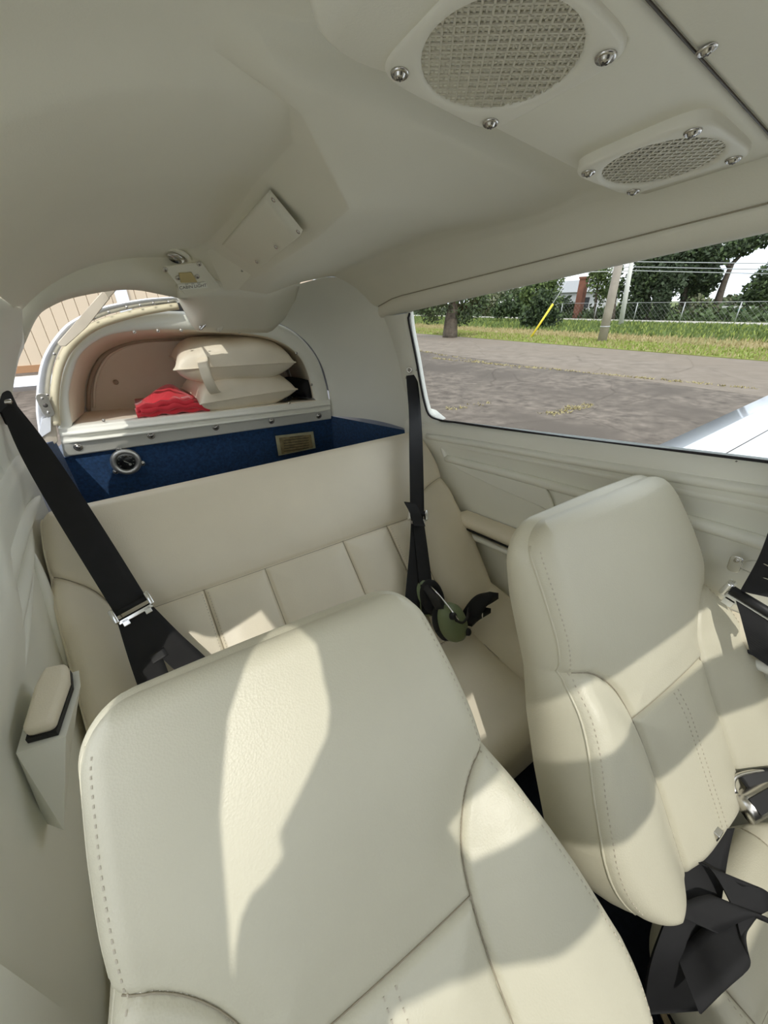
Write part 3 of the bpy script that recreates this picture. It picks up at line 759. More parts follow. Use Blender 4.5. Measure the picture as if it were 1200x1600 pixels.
# ---- front seats
def wf(v):
    return np.interp(-v, [0, .12, .226, .30, .38, .46, .62], [.196, .203, .206, .222, .243, .258, .262])
def front_seat(O, th, yaw, label, hinge_z, cw=(.22, .22)):
    root = empty('front_seat', (O[0], O[1] - .35, .45), label, 'seat', 'front seats')
    sr = smooth2([(.205, -.222), (.175, -.232), (.145, -.258), (.122, -.295), (.110, -.345), (.104, -.42), (.104, -.62)])
    sl_ = [(-u, v) for u, v in sr]
    it = [(-.112, -.338), (.112, -.338)]
    bol_r = sr + [(.35, -.62), (.35, -.222)]; bol_l = [(-u, v) for u, v in bol_r]
    lower = [(u, v) for u, v in sr if v <= -.337]; ins = [(.111, -.338)] + lower + [(-u, v) for u, v in lower[::-1]] + [(-.111, -.338)]
    c = Cushion(O, th, yaw, .605, wf, wf, .055, .13, [sr, sl_, it],
                [('bolster', bol_r, .030), ('bolster', bol_l, .030), ('insert_panel', ins, 0.0)], edge=.028,
                T=lambda v: np.interp(-v, [0, .1, .3, .6], [.060, .085, .11, .10]), puff=.008,
                curve=lambda u, v: .012 * np.sin(np.clip(-v / .30, 0, 1) * math.pi) - .010 * (np.asarray(u) / .2) ** 2)
    back = empty('backrest', O); back.parent = root; back.location = Vector([float(q) for q in O]) - root.location
    c.build(back, M['leather'])
    eo = .014
    c.stitch(back, [edge_line(c, -1, -.04, -.54, eo if O[0] < 0 else .006, 70), edge_line(c, 1, -.05, -.52, eo, 70)])
    c.stitch(back, [[(-.0065, -.345), (-.0065, -.58)], [(.0065, -.345), (.0065, -.58)]])
    for sd in (-1, 1):
        p = edge_line(c, sd, -.03, -.55, .001, 50)
        MB().tube([c.P(u, v, float(c.H(np.array(u), np.array(v))) - .004) for u, v in p], .0020, 8).build('piping', M['leather'], back)
    # seat cushion
    zc = hinge_z; yc = O[1] - .40
    top = (O[0], yc + .06, zc)
    seams2 = [smooth2([(-.135, 0), (-.13, -.2), (-.13, -.5)], 12), smooth2([(.135, 0), (.13, -.2), (.13, -.5)], 12), [(-.13, -.12), (.13, -.12)]]
    c2 = Cushion(top, 84, yaw, .50, lambda v: cw[0] + 0 * v, lambda v: cw[1] + 0 * v, .10, .06, seams2,
                 [('thigh_bolster', [(.135, .01), (.13, -.2), (.13, -.6), (.4, -.6), (.4, .01)], .03), ('thigh_bolster', [(-.135, .01), (-.13, -.2), (-.13, -.6), (-.4, -.6), (-.4, .01)], .03)],
                 edge=.04, T=lambda v: .13 + 0 * v, main='centre_panel')
    cu = empty('cushion', top); cu.parent = root; cu.location = Vector([float(q) for q in top]) - root.location
    c2.build(cu, M['leather'], 90, 110)
    c2.stitch(cu, [edge_line(c2, -1, -.04, -.46, .03, 30), edge_line(c2, 1, -.04, -.46, .03, 30)])
    for sx in (-.15, .15):
        mb = MB(); mb.box((O[0] + sx, yc - .20, .47), .016, .24, .03); mb.box((O[0] + sx, yc - .20, .53), .010, .20, .03)
        mb.build('seat_rail', M['black'], root, False)
    return root, c, c2
seatL, cL, cL2 = front_seat((-.244, .342, 1.213), 47.7, -3, 'cream leather front seat in the foreground with sun patches, leaning far back', .72)
seatR, cR, cR2 = front_seat((.325, .275, 1.263), 33.2, -1.8, 'cream leather front seat standing more upright beside the large window', .66, (.175, .21))

# ---- rear bench
bench = empty('rear_bench', (0, .8, .45), 'wide beige leather rear bench seat across the cabin', 'seat')
BO = (-.005, 1.08, 1.147)
wlr = lambda v: np.interp(-v, [0, .1, .3, .65], [.545, .550, .555, .552])
wrr = lambda v: np.interp(-v, [0, .1, .22, .45, .62], [.552, .550, .548, .546, .525])
blL = smooth2([(-.565, -.150), (-.520, -.183), (-.478, -.228), (-.447, -.30), (-.436, -.37), (-.432, -.46), (-.430, -.66)])
blR = smooth2([(.552, -.200), (.480, -.218), (.425, -.245), (.370, -.295), (.349, -.36), (.344, -.457), (.342, -.66)])
hs = [(-.447, -.300), (.370, -.302)]
vx = [-.275, -.122, .112, .268]
def upto(l, v0): return [(u, v) for u, v in l if v <= v0]
regs = [('bolster', blL + [(-.8, -.66), (-.8, -.150)], .022), ('bolster', blR + [(.8, -.66), (.8, -.200)], .022)]
cols = [upto(blL, -.30)] + [[(x, -.30), (x, -.66)] for x in vx] + [upto(blR, -.30)]
for a, b in zip(cols[:-1], cols[1:]):
    regs.append(('insert_panel', a + b[::-1], 0.0))
cB = Cushion(BO, 46, 0, .645, wlr, wrr, .035, .03, [blL, blR, hs] + [[(x, -.30), (x, -.66)] for x in vx], regs, edge=.035,
             T=lambda v: np.interp(-v, [0, .1, .3, .65], [.085, .11, .13, .13]), groove=.008, puff=.008,
             curve=lambda u, v: .020 * np.sin(np.clip(-v / .30, 0, 1) * math.pi) - .0 * u)
bback = empty('backrest', BO); bback.parent = bench; bback.location = Vector(BO) - bench.location
cB.build(bback, M['leather_rear'], 320, 190)
cB.stitch(bback, [[(-.268, -.31), (-.268, -.62)], [(-.282, -.31), (-.282, -.62)], [(.261, -.31), (.261, -.62)], [(.275, -.31), (.275, -.62)]])
for sd in (-1, 1):
    p = edge_line(cB, sd, -.02, -.62, .002, 50)
    MB().tube([cB.P(u, v, float(cB.H(np.array(u), np.array(v))) - .002) for u, v in p], .004, 8).build('piping', M['leather_rear'], bback)
bcush = empty('cushion', (0, .62, .70)); bcush.parent = bench; bcush.location = Vector((0, .62, .70)) - bench.location
sB = [[(.36, 0), (.35, -.2), (.36, -.5)], [(-.36, 0), (-.35, -.2), (-.36, -.5)], [(0, 0), (0, -.5)], [(-.36, -.11), (.36, -.11)]]
cC = Cushion((0, .68, .705), 86, 0, .43, lambda v: .545 + 0 * v, lambda v: .545 + 0 * v, .03, .06, sB,
             [('bolster', [(.36, .01), (.35, -.2), (.36, -.6), (.8, -.6), (.8, .01)], .035), ('bolster', [(-.36, .01), (-.35, -.2), (-.36, -.6), (-.8, -.6), (-.8, .01)], .035),
              ('rear_strip', [(-.36, .01), (-.36, -.11), (.36, -.11), (.36, .01)], 0.0)], edge=.05, T=lambda v: .16 + 0 * v, main='centre_panel')
cC.build(bcush, M['leather_rear'], 150, 80)
cC.stitch(bcush, [[(-.36, -.103), (.36, -.103)], [(-.36, -.117), (.36, -.117)]])

# ================================================================== OVERHEAD FITTINGS
# lateral overhead console that carries the two vents
console = empty('overhead_console', (.1, .32, 1.73), 'cream overhead console panel across the ceiling with two mesh outlets', 'console')
def zcon(x): return 1.7296 - .106 * max(-.04, x)
rows = []
for x in np.linspace(-.11, .40, 40):
    z = zcon(x); k = max(0, (-.06 - x) / .05); ya, yb = .236, .412 - .02 * k * k
    if x > .36: yb -= (x - .36) * .4
    zz = z; q = lambda y, d=0: z - .077 * (y - .3285) + d
    rows.append([(x, ya, q(ya, .03)), (x, ya + .002, q(ya, .003)), (x, ya + .008, q(ya)), (x, (ya + yb) / 2, q((ya + yb) / 2)), (x, yb - .014, q(yb)), (x, yb - .003, q(yb, .006)), (x, yb, q(yb, .04))])
endr = [(-.122, p[1], p[2] + .03) for p in rows[0]]
endl = [(.412, p[1] * .98, p[2] + .03) for p in rows[-1]]
loft('console_panel', [endr] + rows + [endl], M['headliner'], console)
rows = []
for x in np.linspace(-.11, .42, 30):
    z = zcon(x) + .0088
    rows.append([(x, -.365, z + .02), (x, .0, z + .006), (x, .228, z), (x, .2335, z + .002), (x, .2345, z + .03)])
loft('front_panel', rows, M['headliner'], console)
MB().tube(spline([(x, .2352, zcon(x) + .010) for x in np.linspace(-.11, .40, 20)], 30), .0010, 6).build('panel_seam', M['recess'], console)
screw((.150, .226, zcon(.150) + .009), (.1, -.2, -1), .0075, console)

def vent(c, nrm, rot, hw, rad, s, label):
    root = empty('air_outlet', c, label, 'vent', 'round mesh outlets in the overhead console')
    N = unit(nrm); U = unit(np.array([math.cos(rot), math.sin(rot), 0])); U = unit(U - N * np.dot(U, N)); V = np.cross(N, U); c = np.array(c)
    # plate: rounded square with a round hole, rolled edges
    n = 96; rows = []
    def sq(k, h, r):
        a = 2 * math.pi * k / n; ca, sa = math.cos(a), math.sin(a); p = 6.0
        q = (abs(ca) ** p + abs(sa) ** p) ** (-1 / p); return h * q
    for f, hh in ((1.0, -.018), (1.0, .0015), (.985, .0040), (.95, .0050)):
        rows.append([c + N * hh + (U * math.cos(2 * math.pi * k / n) + V * math.sin(2 * math.pi * k / n)) * sq(k, hw * f, .03) for k in range(n + 1)])
    for f, hh in ((1.10, .0050), (1.03, .0042), (1.0, .002), (1.0, -.004)):
        rows.append([c + N * hh + (U * math.cos(2 * math.pi * k / n) + V * math.sin(2 * math.pi * k / n)) * rad * f for k in range(n + 1)])
    loft('face_plate', rows, M['vent_plastic'], root)
    lathe('cavity', c - N * .008, N, [(rad * 1.02, -.0), (rad * 1.02, .003), (.001, .003)], M['mesh_dark'], root, 40)
    P1 = unit(U * .77 + V * .64); P2 = np.cross(N, P1)
    mb = MB(); step = rad / 14.5
    for d in range(-14, 15):
        w = math.sqrt(max(0, rad ** 2 - (d * step) ** 2)); o = .0005 * (1 if d % 2 else -1)
        if w < .004: continue
        mb.box(c + P1 * d * step + N * (.001 + o), .00090, w, .0006, (P1, P2, N))
        mb.box(c + P2 * d * step + N * (.001 - o), w, .00090, .0006, (P1, P2, N))
    g = mb.build('mesh_grille', M['mesh_wire'], root, False); g['kind'] = 'stuff'
    for a, b in ((-1, -1), (1, -1), (1, 1), (-1, 1)):
        screw(c + U * a * s + V * b * s + N * .0048, N, .0082, root, .3 + a + b)
    return root
vent((.0256, .3285, 1.727), (-.1076, -.0765, -.991), math.radians(1.7), .0765, .0645, .0588, 'larger looking mesh outlet at the top edge, on the flat middle of the console')
vent((.2990, .3197, 1.6935), (-.070, -.09, -.9935), math.radians(.1), .072, .0605, .055, 'mesh outlet at the window end of the console, on a tilted plate')

# stitched flap pocket on the trunk
pk = empty('ceiling_pocket', (.02, 1.0, 1.67), 'cream stitched vinyl pocket cover fixed to the slanted ceiling trunk', 'pocket')
pq = [Yp(420, 299, .80), Yp(472, 363, .80), Yp(397, 424, 1.14), Yp(346, 381, 1.14)]
pn = unit(np.cross(pq[1] - pq[0], pq[3] - pq[0]));  pn = pn if pn[2] < 0 else -pn
rows = []
for t in np.linspace(0, 1, 14):
    a = pq[0] * (1 - t) + pq[3] * t; b = pq[1] * (1 - t) + pq[2] * t
    rows.append([a + pn * -.004, a + pn * (.010 + .010 * math.sin(math.pi * t))] + [a * (1 - s) + b * s + pn * (.010 + .010 * math.sin(math.pi * t) * (1 - s) ** 1.5) for s in (.08, .25, .45, .65, .85, .97)] + [b + pn * .009, b - pn * .004])
e0 = [p - pn * .014 for p in rows[0]]; e1 = [p - pn * .014 for p in rows[-1]]
loft('cover', [e0] + rows + [e1], M['headliner'], pk)
for px, py, Y in ((427, 312, .83), (466, 362, .82), (431, 386, .94), (401, 409, 1.05), (378, 423, 1.11), (347, 388, 1.12)):
    screw(onplane(px, py, pq[1] + pn * .011, pn), pn, .0042, pk)
slab('backing_strip', [Yp(324, 390, 1.165), Yp(346, 381, 1.13), Yp(397, 425, 1.12), Yp(374, 451, 1.20), Yp(352, 452, 1.22)], -pn, -.004, M['headliner'], pk, .001)

# cabin light plate with lettering
cl_ = empty('cabin_light', (-.07, 1.23, 1.62), 'small cream cabin light switch plate with a lettered strip', 'light')
lq = [Yp(254, 415, 1.20), Yp(313, 407, 1.20), Yp(346, 449, 1.25), Yp(290, 461, 1.25)]
ln_ = unit(np.cross(lq[1] - lq[0], lq[3] - lq[0])); ln_ = ln_ if ln_[2] < 0 else -ln_
slab('plate', lq, ln_, .006, M['headliner'], cl_, .002)
LP = lq[0] + ln_ * .0062
def lpos(px, py, o=0): return onplane(px, py, LP + ln_ * o, ln_)
slab('lens', [lpos(279, 426), lpos(299, 425), lpos(308, 440), lpos(282, 441)], ln_, .003, M['amber'], cl_, .001)
slab('letter_strip', [lpos(277, 444), lpos(320, 440), lpos(325, 449), lpos(280, 453)], ln_, .0015, M['panel'], cl_)
for px, py in ((258, 421), (311, 412), (278, 434), (308, 432)): screw(lpos(px, py), ln_, .006, cl_)
def text(body, p0, p1, h, nrm, m, parent, name='lettering'):
    """flat lettering centred between p0 and p1, written along p0 -> p1"""
    cu = bpy.data.curves.new(name, 'FONT'); cu.body = body; cu.align_x = 'CENTER'; cu.align_y = 'CENTER'; cu.size = 1; cu.extrude = .004
    cu.materials.append(m)
    tmp = bpy.data.objects.new(name + '_curve', cu)
    me = bpy.data.meshes.new_from_object(tmp); bpy.data.objects.remove(tmp)
    o = bpy.data.objects.new(name, me); COL.objects.link(o)
    X = unit(np.array(p1) - np.array(p0)); N = unit(nrm); N = unit(N - X * np.dot(N, X)); Y_ = np.cross(N, X)
    mm = Matrix.Identity(4); c = (np.array(p0) + np.array(p1)) / 2
    off = Vector((0, 0, 0)); p = parent
    while p is not None: off += p.location; p = p.parent
    for i in range(3):
        mm[i][0] = X[i] * h; mm[i][1] = Y_[i] * h; mm[i][2] = N[i] * h; mm[i][3] = c[i] - off[i]
    o.parent = parent; o.matrix_basis = mm
    return o
text('CABIN LIGHT', lpos(283, 450, .0017), lpos(320, 446, .0017), .0112, ln_, M['ink'], cl_)
text('OFF      ON      DIM', lpos(280, 445.5, .0017), lpos(322, 442, .0017), .0045, ln_, M['ink'], cl_)
# small round outlet beside it
ro = Yp(274, 401, 1.22)
lv = empty('round_outlet', ro, 'small round chrome eyeball outlet beside the cabin light plate', 'vent')
rn = unit((-.35, -.25, -.9))
lathe('bezel', ro - rn * .006, rn, [(.036, 0), (.036, .004), (.030, .009), (.026, .006), (.024, .002), (.001, .002)], M['headliner'], lv, 28)
lathe('eyeball', ro - rn * .004, rn, [(.021, 0), (.020, .008), (.014, .013), (.012, .009), (.006, .010), (.001, .012)], M['steel'], lv, 24)
# coat hook on the fairing
hk = Yp(322, 499, 1.44)
h = empty('coat_hook', hk, 'small chrome coat hook hanging from the ceiling fairing', 'hook')
lathe('hook_base', hk, (0, -.8, -.5), [(.007, 0), (.007, .004), (.004, .007), (.001, .007)], M['chrome'], h, 14)
MB().tube(spline([hk, Yp(321, 506, 1.42), Yp(317, 512, 1.425), Yp(312, 515, 1.43), Yp(314, 509, 1.425)], 16), .0032, 8).build('hook_wire', M['chrome'], h)

# ================================================================== ON THE REAR BULKHEAD
gc = Yp(197, 721, YB - .003)
g = empty('round_gauge', gc, 'round chrome gauge with a black dial on the navy bulkhead', 'gauge')
lathe('bezel', gc, (0, -1, 0), [(.04440, 0), (.04440, .00740), (.03996, .01258), (.03256, .01332), (.02812, .00740), (.02664, .00444)], M['satin'], g, 40)
lathe('dial', gc, (0, -1, 0), [(.02812, 0), (.02812, .00518), (.00074, .00518)], M['dial'], g, 36)
lathe('lens', gc + np.array([0, -.00962, 0]), (0, -1, 0), [(.02886, 0), (.02886, .00074), (.00074, .00074)], M['glass'], g, 36)
mb = MB()
for k in range(9):
    a = math.radians(210 - 30 * k); u = np.array([math.cos(a), 0, math.sin(a)])
    mb.box(gc + np.array([0, -.00577, 0]) + u * .02146, .00222, .00037, .00074, (u, np.array([0, 1., 0]), np.cross(u, np.array([0, 1., 0]))))
mb.build('dial_marks', M['ivory'], g, False)
u = unit((.6, 0, -.5)); MB().box(gc + np.array([0, -.00629, 0]) + u * .00444, .01184, .00037, .00089, (u, np.array([0, 1., 0]), np.cross(u, np.array([0, 1., 0])))).build('needle', M['ivory'], g, False)
lathe('hub', gc + np.array([.00888, -.00592, -.01036]), (0, -1, 0), [(.00444, 0), (.00444, .00148), (.00074, .00148)], M['ivory'], g, 14)
for a in (100, -20, 215):
    d = np.array([math.cos(math.radians(a)), 0, math.sin(math.radians(a))])
    lathe('mounting_lug', gc + d * .04588, (0, -1, 0), [(.00888, 0), (.00888, .00444), (.00666, .00592), (.00074, .00592)], M['satin'], g, 16)
    screw(gc + d * .04736 + np.array([0, -.00592, 0]), (0, -1, 0), .00518, g)

pc_ = Yp(461, 694, YB - .004)
pl = empty('document_pocket', pc_, 'clear pocket with an aged paper certificate on the navy bulkhead', 'document')
slab('paper', [Yp(430, 681, YB - .004), Yp(489, 674, YB - .004), Yp(493, 700, YB - .004), Yp(435, 712, YB - .004)], (0, -1, 0), .002, M['paper'], pl)
slab('print_block', [Yp(436, 684, YB - .0062), Yp(486, 679, YB - .0062), Yp(489, 699, YB - .0062), Yp(440, 710, YB - .0062)], (0, -1, 0), .0006, M['paper_dark'], pl)
mb = MB()
for k in range(6):
    a = Yp(442, 684.5 + k * 4.2, YB - .0072); b = Yp(484, 679.8 + k * 3.9, YB - .0072); d = unit(b - a)
    mb.box((a + b) / 2, np.linalg.norm(b - a) / 2 * (.5 if k == 0 else .93), .0002, .0011, (d, np.array([0, 1., 0]), np.cross(d, np.array([0, 1., 0]))))
mb.build('printed_lines', M['ink'], pl, False)
slab('sleeve', [Yp(427, 670, YB - .0085), Yp(492, 664, YB - .0085), Yp(497, 702, YB - .0085), Yp(431, 716, YB - .0085)], (0, -1, 0), .0008, M['glass'], pl)

# pillows on the shelf
def pillow(name, c, U, V, N, a, b, t, label, parent_group):
    root = empty(name, c, label, 'pillow', parent_group)
    c = np.array(c)
    nu, nv = 36, 30; verts = []; rows_t = []; rows_b = []
    for j in range(nv + 1):
        rt_, rb_ = [], []
        for i in range(nu + 1):
            x = -1 + 2 * i / nu; y = -1 + 2 * j / nv
            px_ = x * (1 - .10 * (1 - abs(x)) * 0 - .09 * (1 - y * y)); py_ = y * (1 - .09 * (1 - x * x))
            px_ = x * (1 - .07 * (1 - y * y) * abs(x)); py_ = y * (1 - .07 * (1 - x * x) * abs(y))
            hgt = ((1 - x ** 4) * (1 - y ** 4)) ** .55
            wr_ = .05 * math.sin(9 * x + 3 * y) * (abs(y) ** 3) * (1 - y * y) * 6 + .03 * math.sin(23 * x) * max(0, abs(y) - .55)
            p = c + U * px_ * a + V * py_ * b
            rt_.append(p + N * t * (hgt * (1 + wr_))); rb_.append(p - N * t * (hgt * (1 + wr_)) * .9)
        rows_t.append(rt_); rows_b.append(rb_[::1])
    v1, f1 = grid_geo(rows_t); v2, f2 = grid_geo([r[::-1] for r in rows_b])
    mb = MB(); mb.add(v1, f1); mb.add(v2, f2)
    mb.build('cover', M['pillow'], root)
    rim = [rows_t[0][i] for i in range(nu)] + [rows_t[j][nu] for j in range(nv)] + [rows_t[nv][nu - i] for i in range(nu)] + [rows_t[nv - j][0] for j in range(nv + 1)]
    MB().tube(rim, .0028, 6).build('edge_seam', M['pillow'], root)
    return root
pu = unit((1, .04, .02)); pv = unit(np.cross((0, 0, 1.), pu))
pT = pillow('pillow', Yp(362, 561, 1.64), unit((1, -.10, -.015)), unit((.10, 1, .06)), unit((.0, -.06, 1)), .208, .145, .080, 'plump cream leather pillow on top of the other one on the shelf', 'shelf pillows')
pB = pillow('pillow', Yp(373, 607, 1.635), unit((1, .06, .01)), unit((-.06, 1, .05)), unit((.0, -.05, 1)), .184, .145, .072, 'cream leather pillow squeezed underneath, resting on the shelf', 'shelf pillows')
mbs = [Yp(325, 545, 1.60), Yp(317, 562, 1.51), Yp(321, 582, 1.475), Yp(329, 602, 1.472), Yp(336, 613, 1.49), Yp(341, 613, 1.52)]
ribbon('carry_strap', mbs, (1, 0, .1), .034, .004, M['pillow'], pT, 30)

# folded red cloth
rc = empty('folded_cloth', Yp(268, 640, 1.58), 'bright red folded cloth lying on the shelf beside the pillows', 'cloth')
base = Yp(268, 640, 1.58)
rows = []
ridge = [Yp(212, 640, 1.56), Yp(230, 619, 1.60), Yp(263, 600, 1.66), Yp(287, 612, 1.66), Yp(318, 629, 1.60), Yp(326, 638, 1.555)]
front = [Yp(213, 646, 1.525), Yp(235, 632, 1.53), Yp(262, 629, 1.535), Yp(290, 629, 1.535), Yp(312, 631, 1.53), Yp(326, 637, 1.525)]
foot = [p * np.array([1, 1, 0]) + np.array([0, -.004, 0]) for p in front]
zf = lambda x: Yp(91, 667, YB)[2] + (Yp(514, 622, YB)[2] - Yp(91, 667, YB)[2]) * (x - Yp(91, 667, YB)[0]) / .9
backf = [np.array([p[0] + .01, 1.80, zf(p[0]) + .01]) for p in ridge]
R_ = spline(ridge, 40); F_ = spline(front, 40); Bk = spline(backf, 40)
def folds(p, i, k): return p + np.array([0, .004 * math.sin(i * .9 + k), .0035 * math.sin(i * .55 + k * 1.7)])
top_rows = [Bk, R_] + [[folds(a * (1 - t) + b * t, i, t * 5) for i, (a, b) in enumerate(zip(R_, F_))] for t in (.25, .5, .75)] + [F_]
loft('top_fold', top_rows, M['red'], rc, .003)
# the rolled front edges: three stacked layers, each a sheet rolled back on itself
for k, (h0, y0, s0, s1) in enumerate(((.010, 1.522, 0, 1.0), (.024, 1.517, .06, .97), (.038, 1.523, .02, .80))):
    sec = []
    for i in range(30):
        s = s0 + (s1 - s0) * i / 29; xx = -.335 + .265 * s + .0
        px0, px1 = Yp(213, 646, 1.525)[0], Yp(326, 637, 1.525)[0]; xx = px0 + (px1 - px0) * s
        zz = zf(xx) + h0 * (1 - .35 * abs(2 * s - 1)) + .003 * math.sin(i * .8 + k * 2)
        sec.append([np.array([xx, y0 + .012 * math.cos(a) - .002 * math.sin(i * .5 + k), zz + .0085 * math.sin(a)]) for a in np.linspace(-2.4, 2.4 + math.pi * .35, 12) + math.pi])
        sec[-1] = [np.array([xx, y0 + .06, zz - .005])] + sec[-1] + [np.array([xx, y0 + .07, zz + .008])]
    loft('rolled_edge', sec, M['red'], rc, .002)

# two black rolled items at the end of the shelf
for px, py, lab in ((438, 615, 'black rounded bundle tucked right against the lower pillow'), (474, 614, 'black rounded bundle at the far end of the shelf by its corner')):
    c0 = Yp(px, py, 1.60)
    o = empty('black_bundle', c0, lab, 'bundle', 'black bundles at the end of the shelf')
    rows = []
    for t in np.linspace(0, 1, 14):
        y = c0[1] - .07 + .24 * t; w = .052 * (math.sin(math.pi * min(1, (t + .06) * 1.15) * .62) ** .6); hh = .040 * (1 - .25 * t)
        rows.append([np.array([c0[0] + w * math.cos(a), y, zf(c0[0]) + .002 + max(0, hh * .9 * (1 + math.sin(a)))]) for a in np.linspace(0, 2 * math.pi, 17)])
    rows = [[np.mean(np.array(rows[0]), axis=0)] * 17] + rows + [[np.mean(np.array(rows[-1]), axis=0)] * 17]
    loft('cover', rows, M['black_foam'], o)
    slab('base', [np.array([c0[0] + .048 * math.cos(a), c0[1] + .05 + .12 * math.sin(a), zf(c0[0]) + .0005]) for a in np.linspace(0, 2 * math.pi, 20, endpoint=False)], (0, 0, 1), .006, M['black'], o)

# ================================================================== BELTS
def buckle(root, c, X, Yd, N, w=.075):
    """chrome slide: two side cheeks, cross bars and a notched plate"""
    c = np.array(c); X = unit(X); N = unit(N); Yd = unit(Yd)
    for sx in (-1, 1):
        MB().box(c + X * sx * w * .54 + N * .004, .005, .016, .009, (X, Yd, N)).build('cheek', M['chrome'], root, True, .003)
    MB().tube([c - X * w * .5 - Yd * .004 + N * .006, c + X * w * .5 - Yd * .004 + N * .006], .005, 10).build('cross_bar', M['belt'], root)
    mb = MB(); mb.box(c + Yd * .016 + N * .005, w * .52, .004, .002, (X, Yd, N))
    for sx in (-1, 1): mb.box(c + Yd * .021 + X * sx * w * .34 + N * .005, w * .10, .007, .002, (X, Yd, N))
    mb.build('notched_plate', M['chrome'], root, False, .001)

bN = cB.N
def onB(px, py, off): return onplane(px, py, np.array(BO) + bN * off, bN)
# left shoulder belt
an = Xp(8, 628, -.528)
b1 = empty('seat_belt', an, 'black shoulder belt with chrome buckle crossing the bench beside the ribbed wall', 'belt', 'rear bench belts')
bk = onB(207, 950, .075)
d1 = unit(bk - an); wd = unit(np.cross(d1, bN)); wd = wd if wd[0] > 0 else -wd
ribbon('shoulder_strap', [an, an * .75 + bk * .25 + np.array([0, 0, -.004]), an * .5 + bk * .5 + np.array([0, 0, -.005]), an * .25 + bk * .75, bk], [(.55, .5, .3), wd, wd, wd, wd], [.030, .052, .060, .062, .062], .003, M['belt'], b1)
MB().tube([an + np.array([-.02, 0, 0]), an + np.array([.012, -.006, 0])], .006, 10).build('anchor_bolt', M['steel'], b1)
slab('anchor_loop', rrect(an + np.array([.0, -.004, -.012]), unit((.5, .5, .2)), np.array([0, 0, 1.]), .02, .03, .008), (.6, -.8, 0), .004, M['black'], b1, .001)
buckle(b1, bk, wd, d1, bN, .064)
e1 = onB(248, 1085, .055); e2 = onB(312, 1052, .055)
ribbon('lap_strand', [bk + d1 * .008 - wd * .008, bk * .5 + e1 * .5 - wd * .004, e1, onB(262, 1130, .05)], [wd] * 4, [.052, .056, .058, .058], .003, M['belt'], b1)
ribbon('lap_strand', [bk + d1 * .008 + wd * .006, bk * .5 + e2 * .5, e2, onB(340, 1100, .05)], [wd, wd, wd, wd], [.05, .056, .058, .058], .003, M['belt'], b1)
ribbon('stitch_patch', [onB(244, 1018, .066), onB(252, 1030, .063)], wd, .030, .003, M['black'], b1, 6)

# right shoulder belt
an = Xp(641, 577, .513)
b2 = empty('seat_belt', an, 'black shoulder belt with chrome buckle hanging from the post beside the window', 'belt', 'rear bench belts')
bk = onB(652, 806, .070)
slab('anchor_plate', [Xp(632, 570, .515), Xp(650, 566, .52), Xp(652, 578, .52), Xp(634, 592, .515)], (-.7, -.7, 0), .005, M['steel'], b2, .001)
screw(an + np.array([-.01, -.008, 0]), (-.7, -.7, .1), .010, b2)
s0 = Xp(643, 586, .508); d2 = unit(bk - s0); wd2 = unit(np.cross(d2, bN)); wd2 = wd2 if wd2[0] > 0 else -wd2
ribbon('shoulder_strap', [s0, Xp(648, 640, .50), s0 * .45 + bk * .55 + np.array([0, -.008, 0]), bk], [(.8, -.5, .1), wd2, wd2, wd2], [.036, .045, .047, .047], .003, M['belt'], b2)
buckle(b2, bk, wd2, d2, bN, .050)
ribbon('loose_tail', [onB(640, 785, .088), onB(648, 800, .090), onB(656, 822, .083)], wd2, .036, .003, M['belt'], b2, 14)
ribbon('lap_strand', [bk, onB(650, 860, .060), onB(645, 930, .055), onB(644, 960, .05)], wd2, [.040, .042, .046, .046], .003, M['belt'], b2)
ribbon('lap_strand', [bk, onB(659, 860, .064), onB(667, 930, .060), onB(670, 960, .055)], wd2, [.038, .040, .042, .042], .003, M['belt'], b2)

# front shoulder belt by the window, with its chrome guide
g0 = Xp(1150, 880, .548)
b3 = empty('seat_belt', g0, 'black front shoulder belt at the picture edge with a cream buckle tongue', 'belt')
q = [Xp(1275, 690, .49), Xp(1250, 790, .49), Xp(1222, 870, .485), Xp(1188, 930, .48)]
wv = unit((.2, -.95, .2))
ribbon('shoulder_strap', q, wv, [.05, .05, .05, .05], .003, M['belt'], b3)
cb = Xp(1170, 938, .475); ax_ = unit(Xp(1200, 962, .475) - Xp(1140, 925, .475)); dn = unit(np.cross(ax_, (1., 0, 0))); dn = dn if dn[2] < 0 else -dn
MB().tube([cb - ax_ * .032, cb + ax_ * .06], .008, 12).build('roller', M['black'], b3)
MB().box(cb - ax_ * .032, .006, .014, .010, (ax_, dn, np.cross(ax_, dn))).build('cheek', M['chrome'], b3, True, .004)
mb = MB(); mb.box(cb + dn * .014 + ax_ * .012, .045, .005, .003, (ax_, dn, np.cross(ax_, dn)))
for s_ in (-.018, .035): mb.box(cb + dn * .022 + ax_ * s_, .008, .008, .003, (ax_, dn, np.cross(ax_, dn)))
mb.build('buckle_tongue', M['panel'], b3, False, .001)
ribbon('lap_strand', [cb + dn * .01 + ax_ * .01, Xp(1185, 985, .46), Xp(1200, 1040, .45)], ax_, .05, .003, M['belt'], b3, 16)
cg = empty('belt_guide', g0, 'small chrome wall clip with wire loops beside the front shoulder belt', 'clip')
gx = unit((0, -1, .1)); gz = unit((0, .1, 1))
slab('clip_plate', rrect(g0, gx, gz, .010, .017, .008), (-1, 0, 0), .006, M['chrome'], cg, .002)
screw(g0 + np.array([-.006, 0, .008]), (-1, 0, 0), .0045, cg)
MB().tube(spline([Xp(1158, 878, .540), Xp(1180, 876, .50), Xp(1200, 884, .47), Xp(1230, 900, .47)], 16), .0012, 6).build('wire_loop', M['chrome'], cg)
MB().tube(spline([Xp(1157, 888, .540), Xp(1175, 896, .50), Xp(1200, 905, .47), Xp(1230, 915, .47)], 16), .0012, 6).build('wire_loop', M['chrome'], cg)

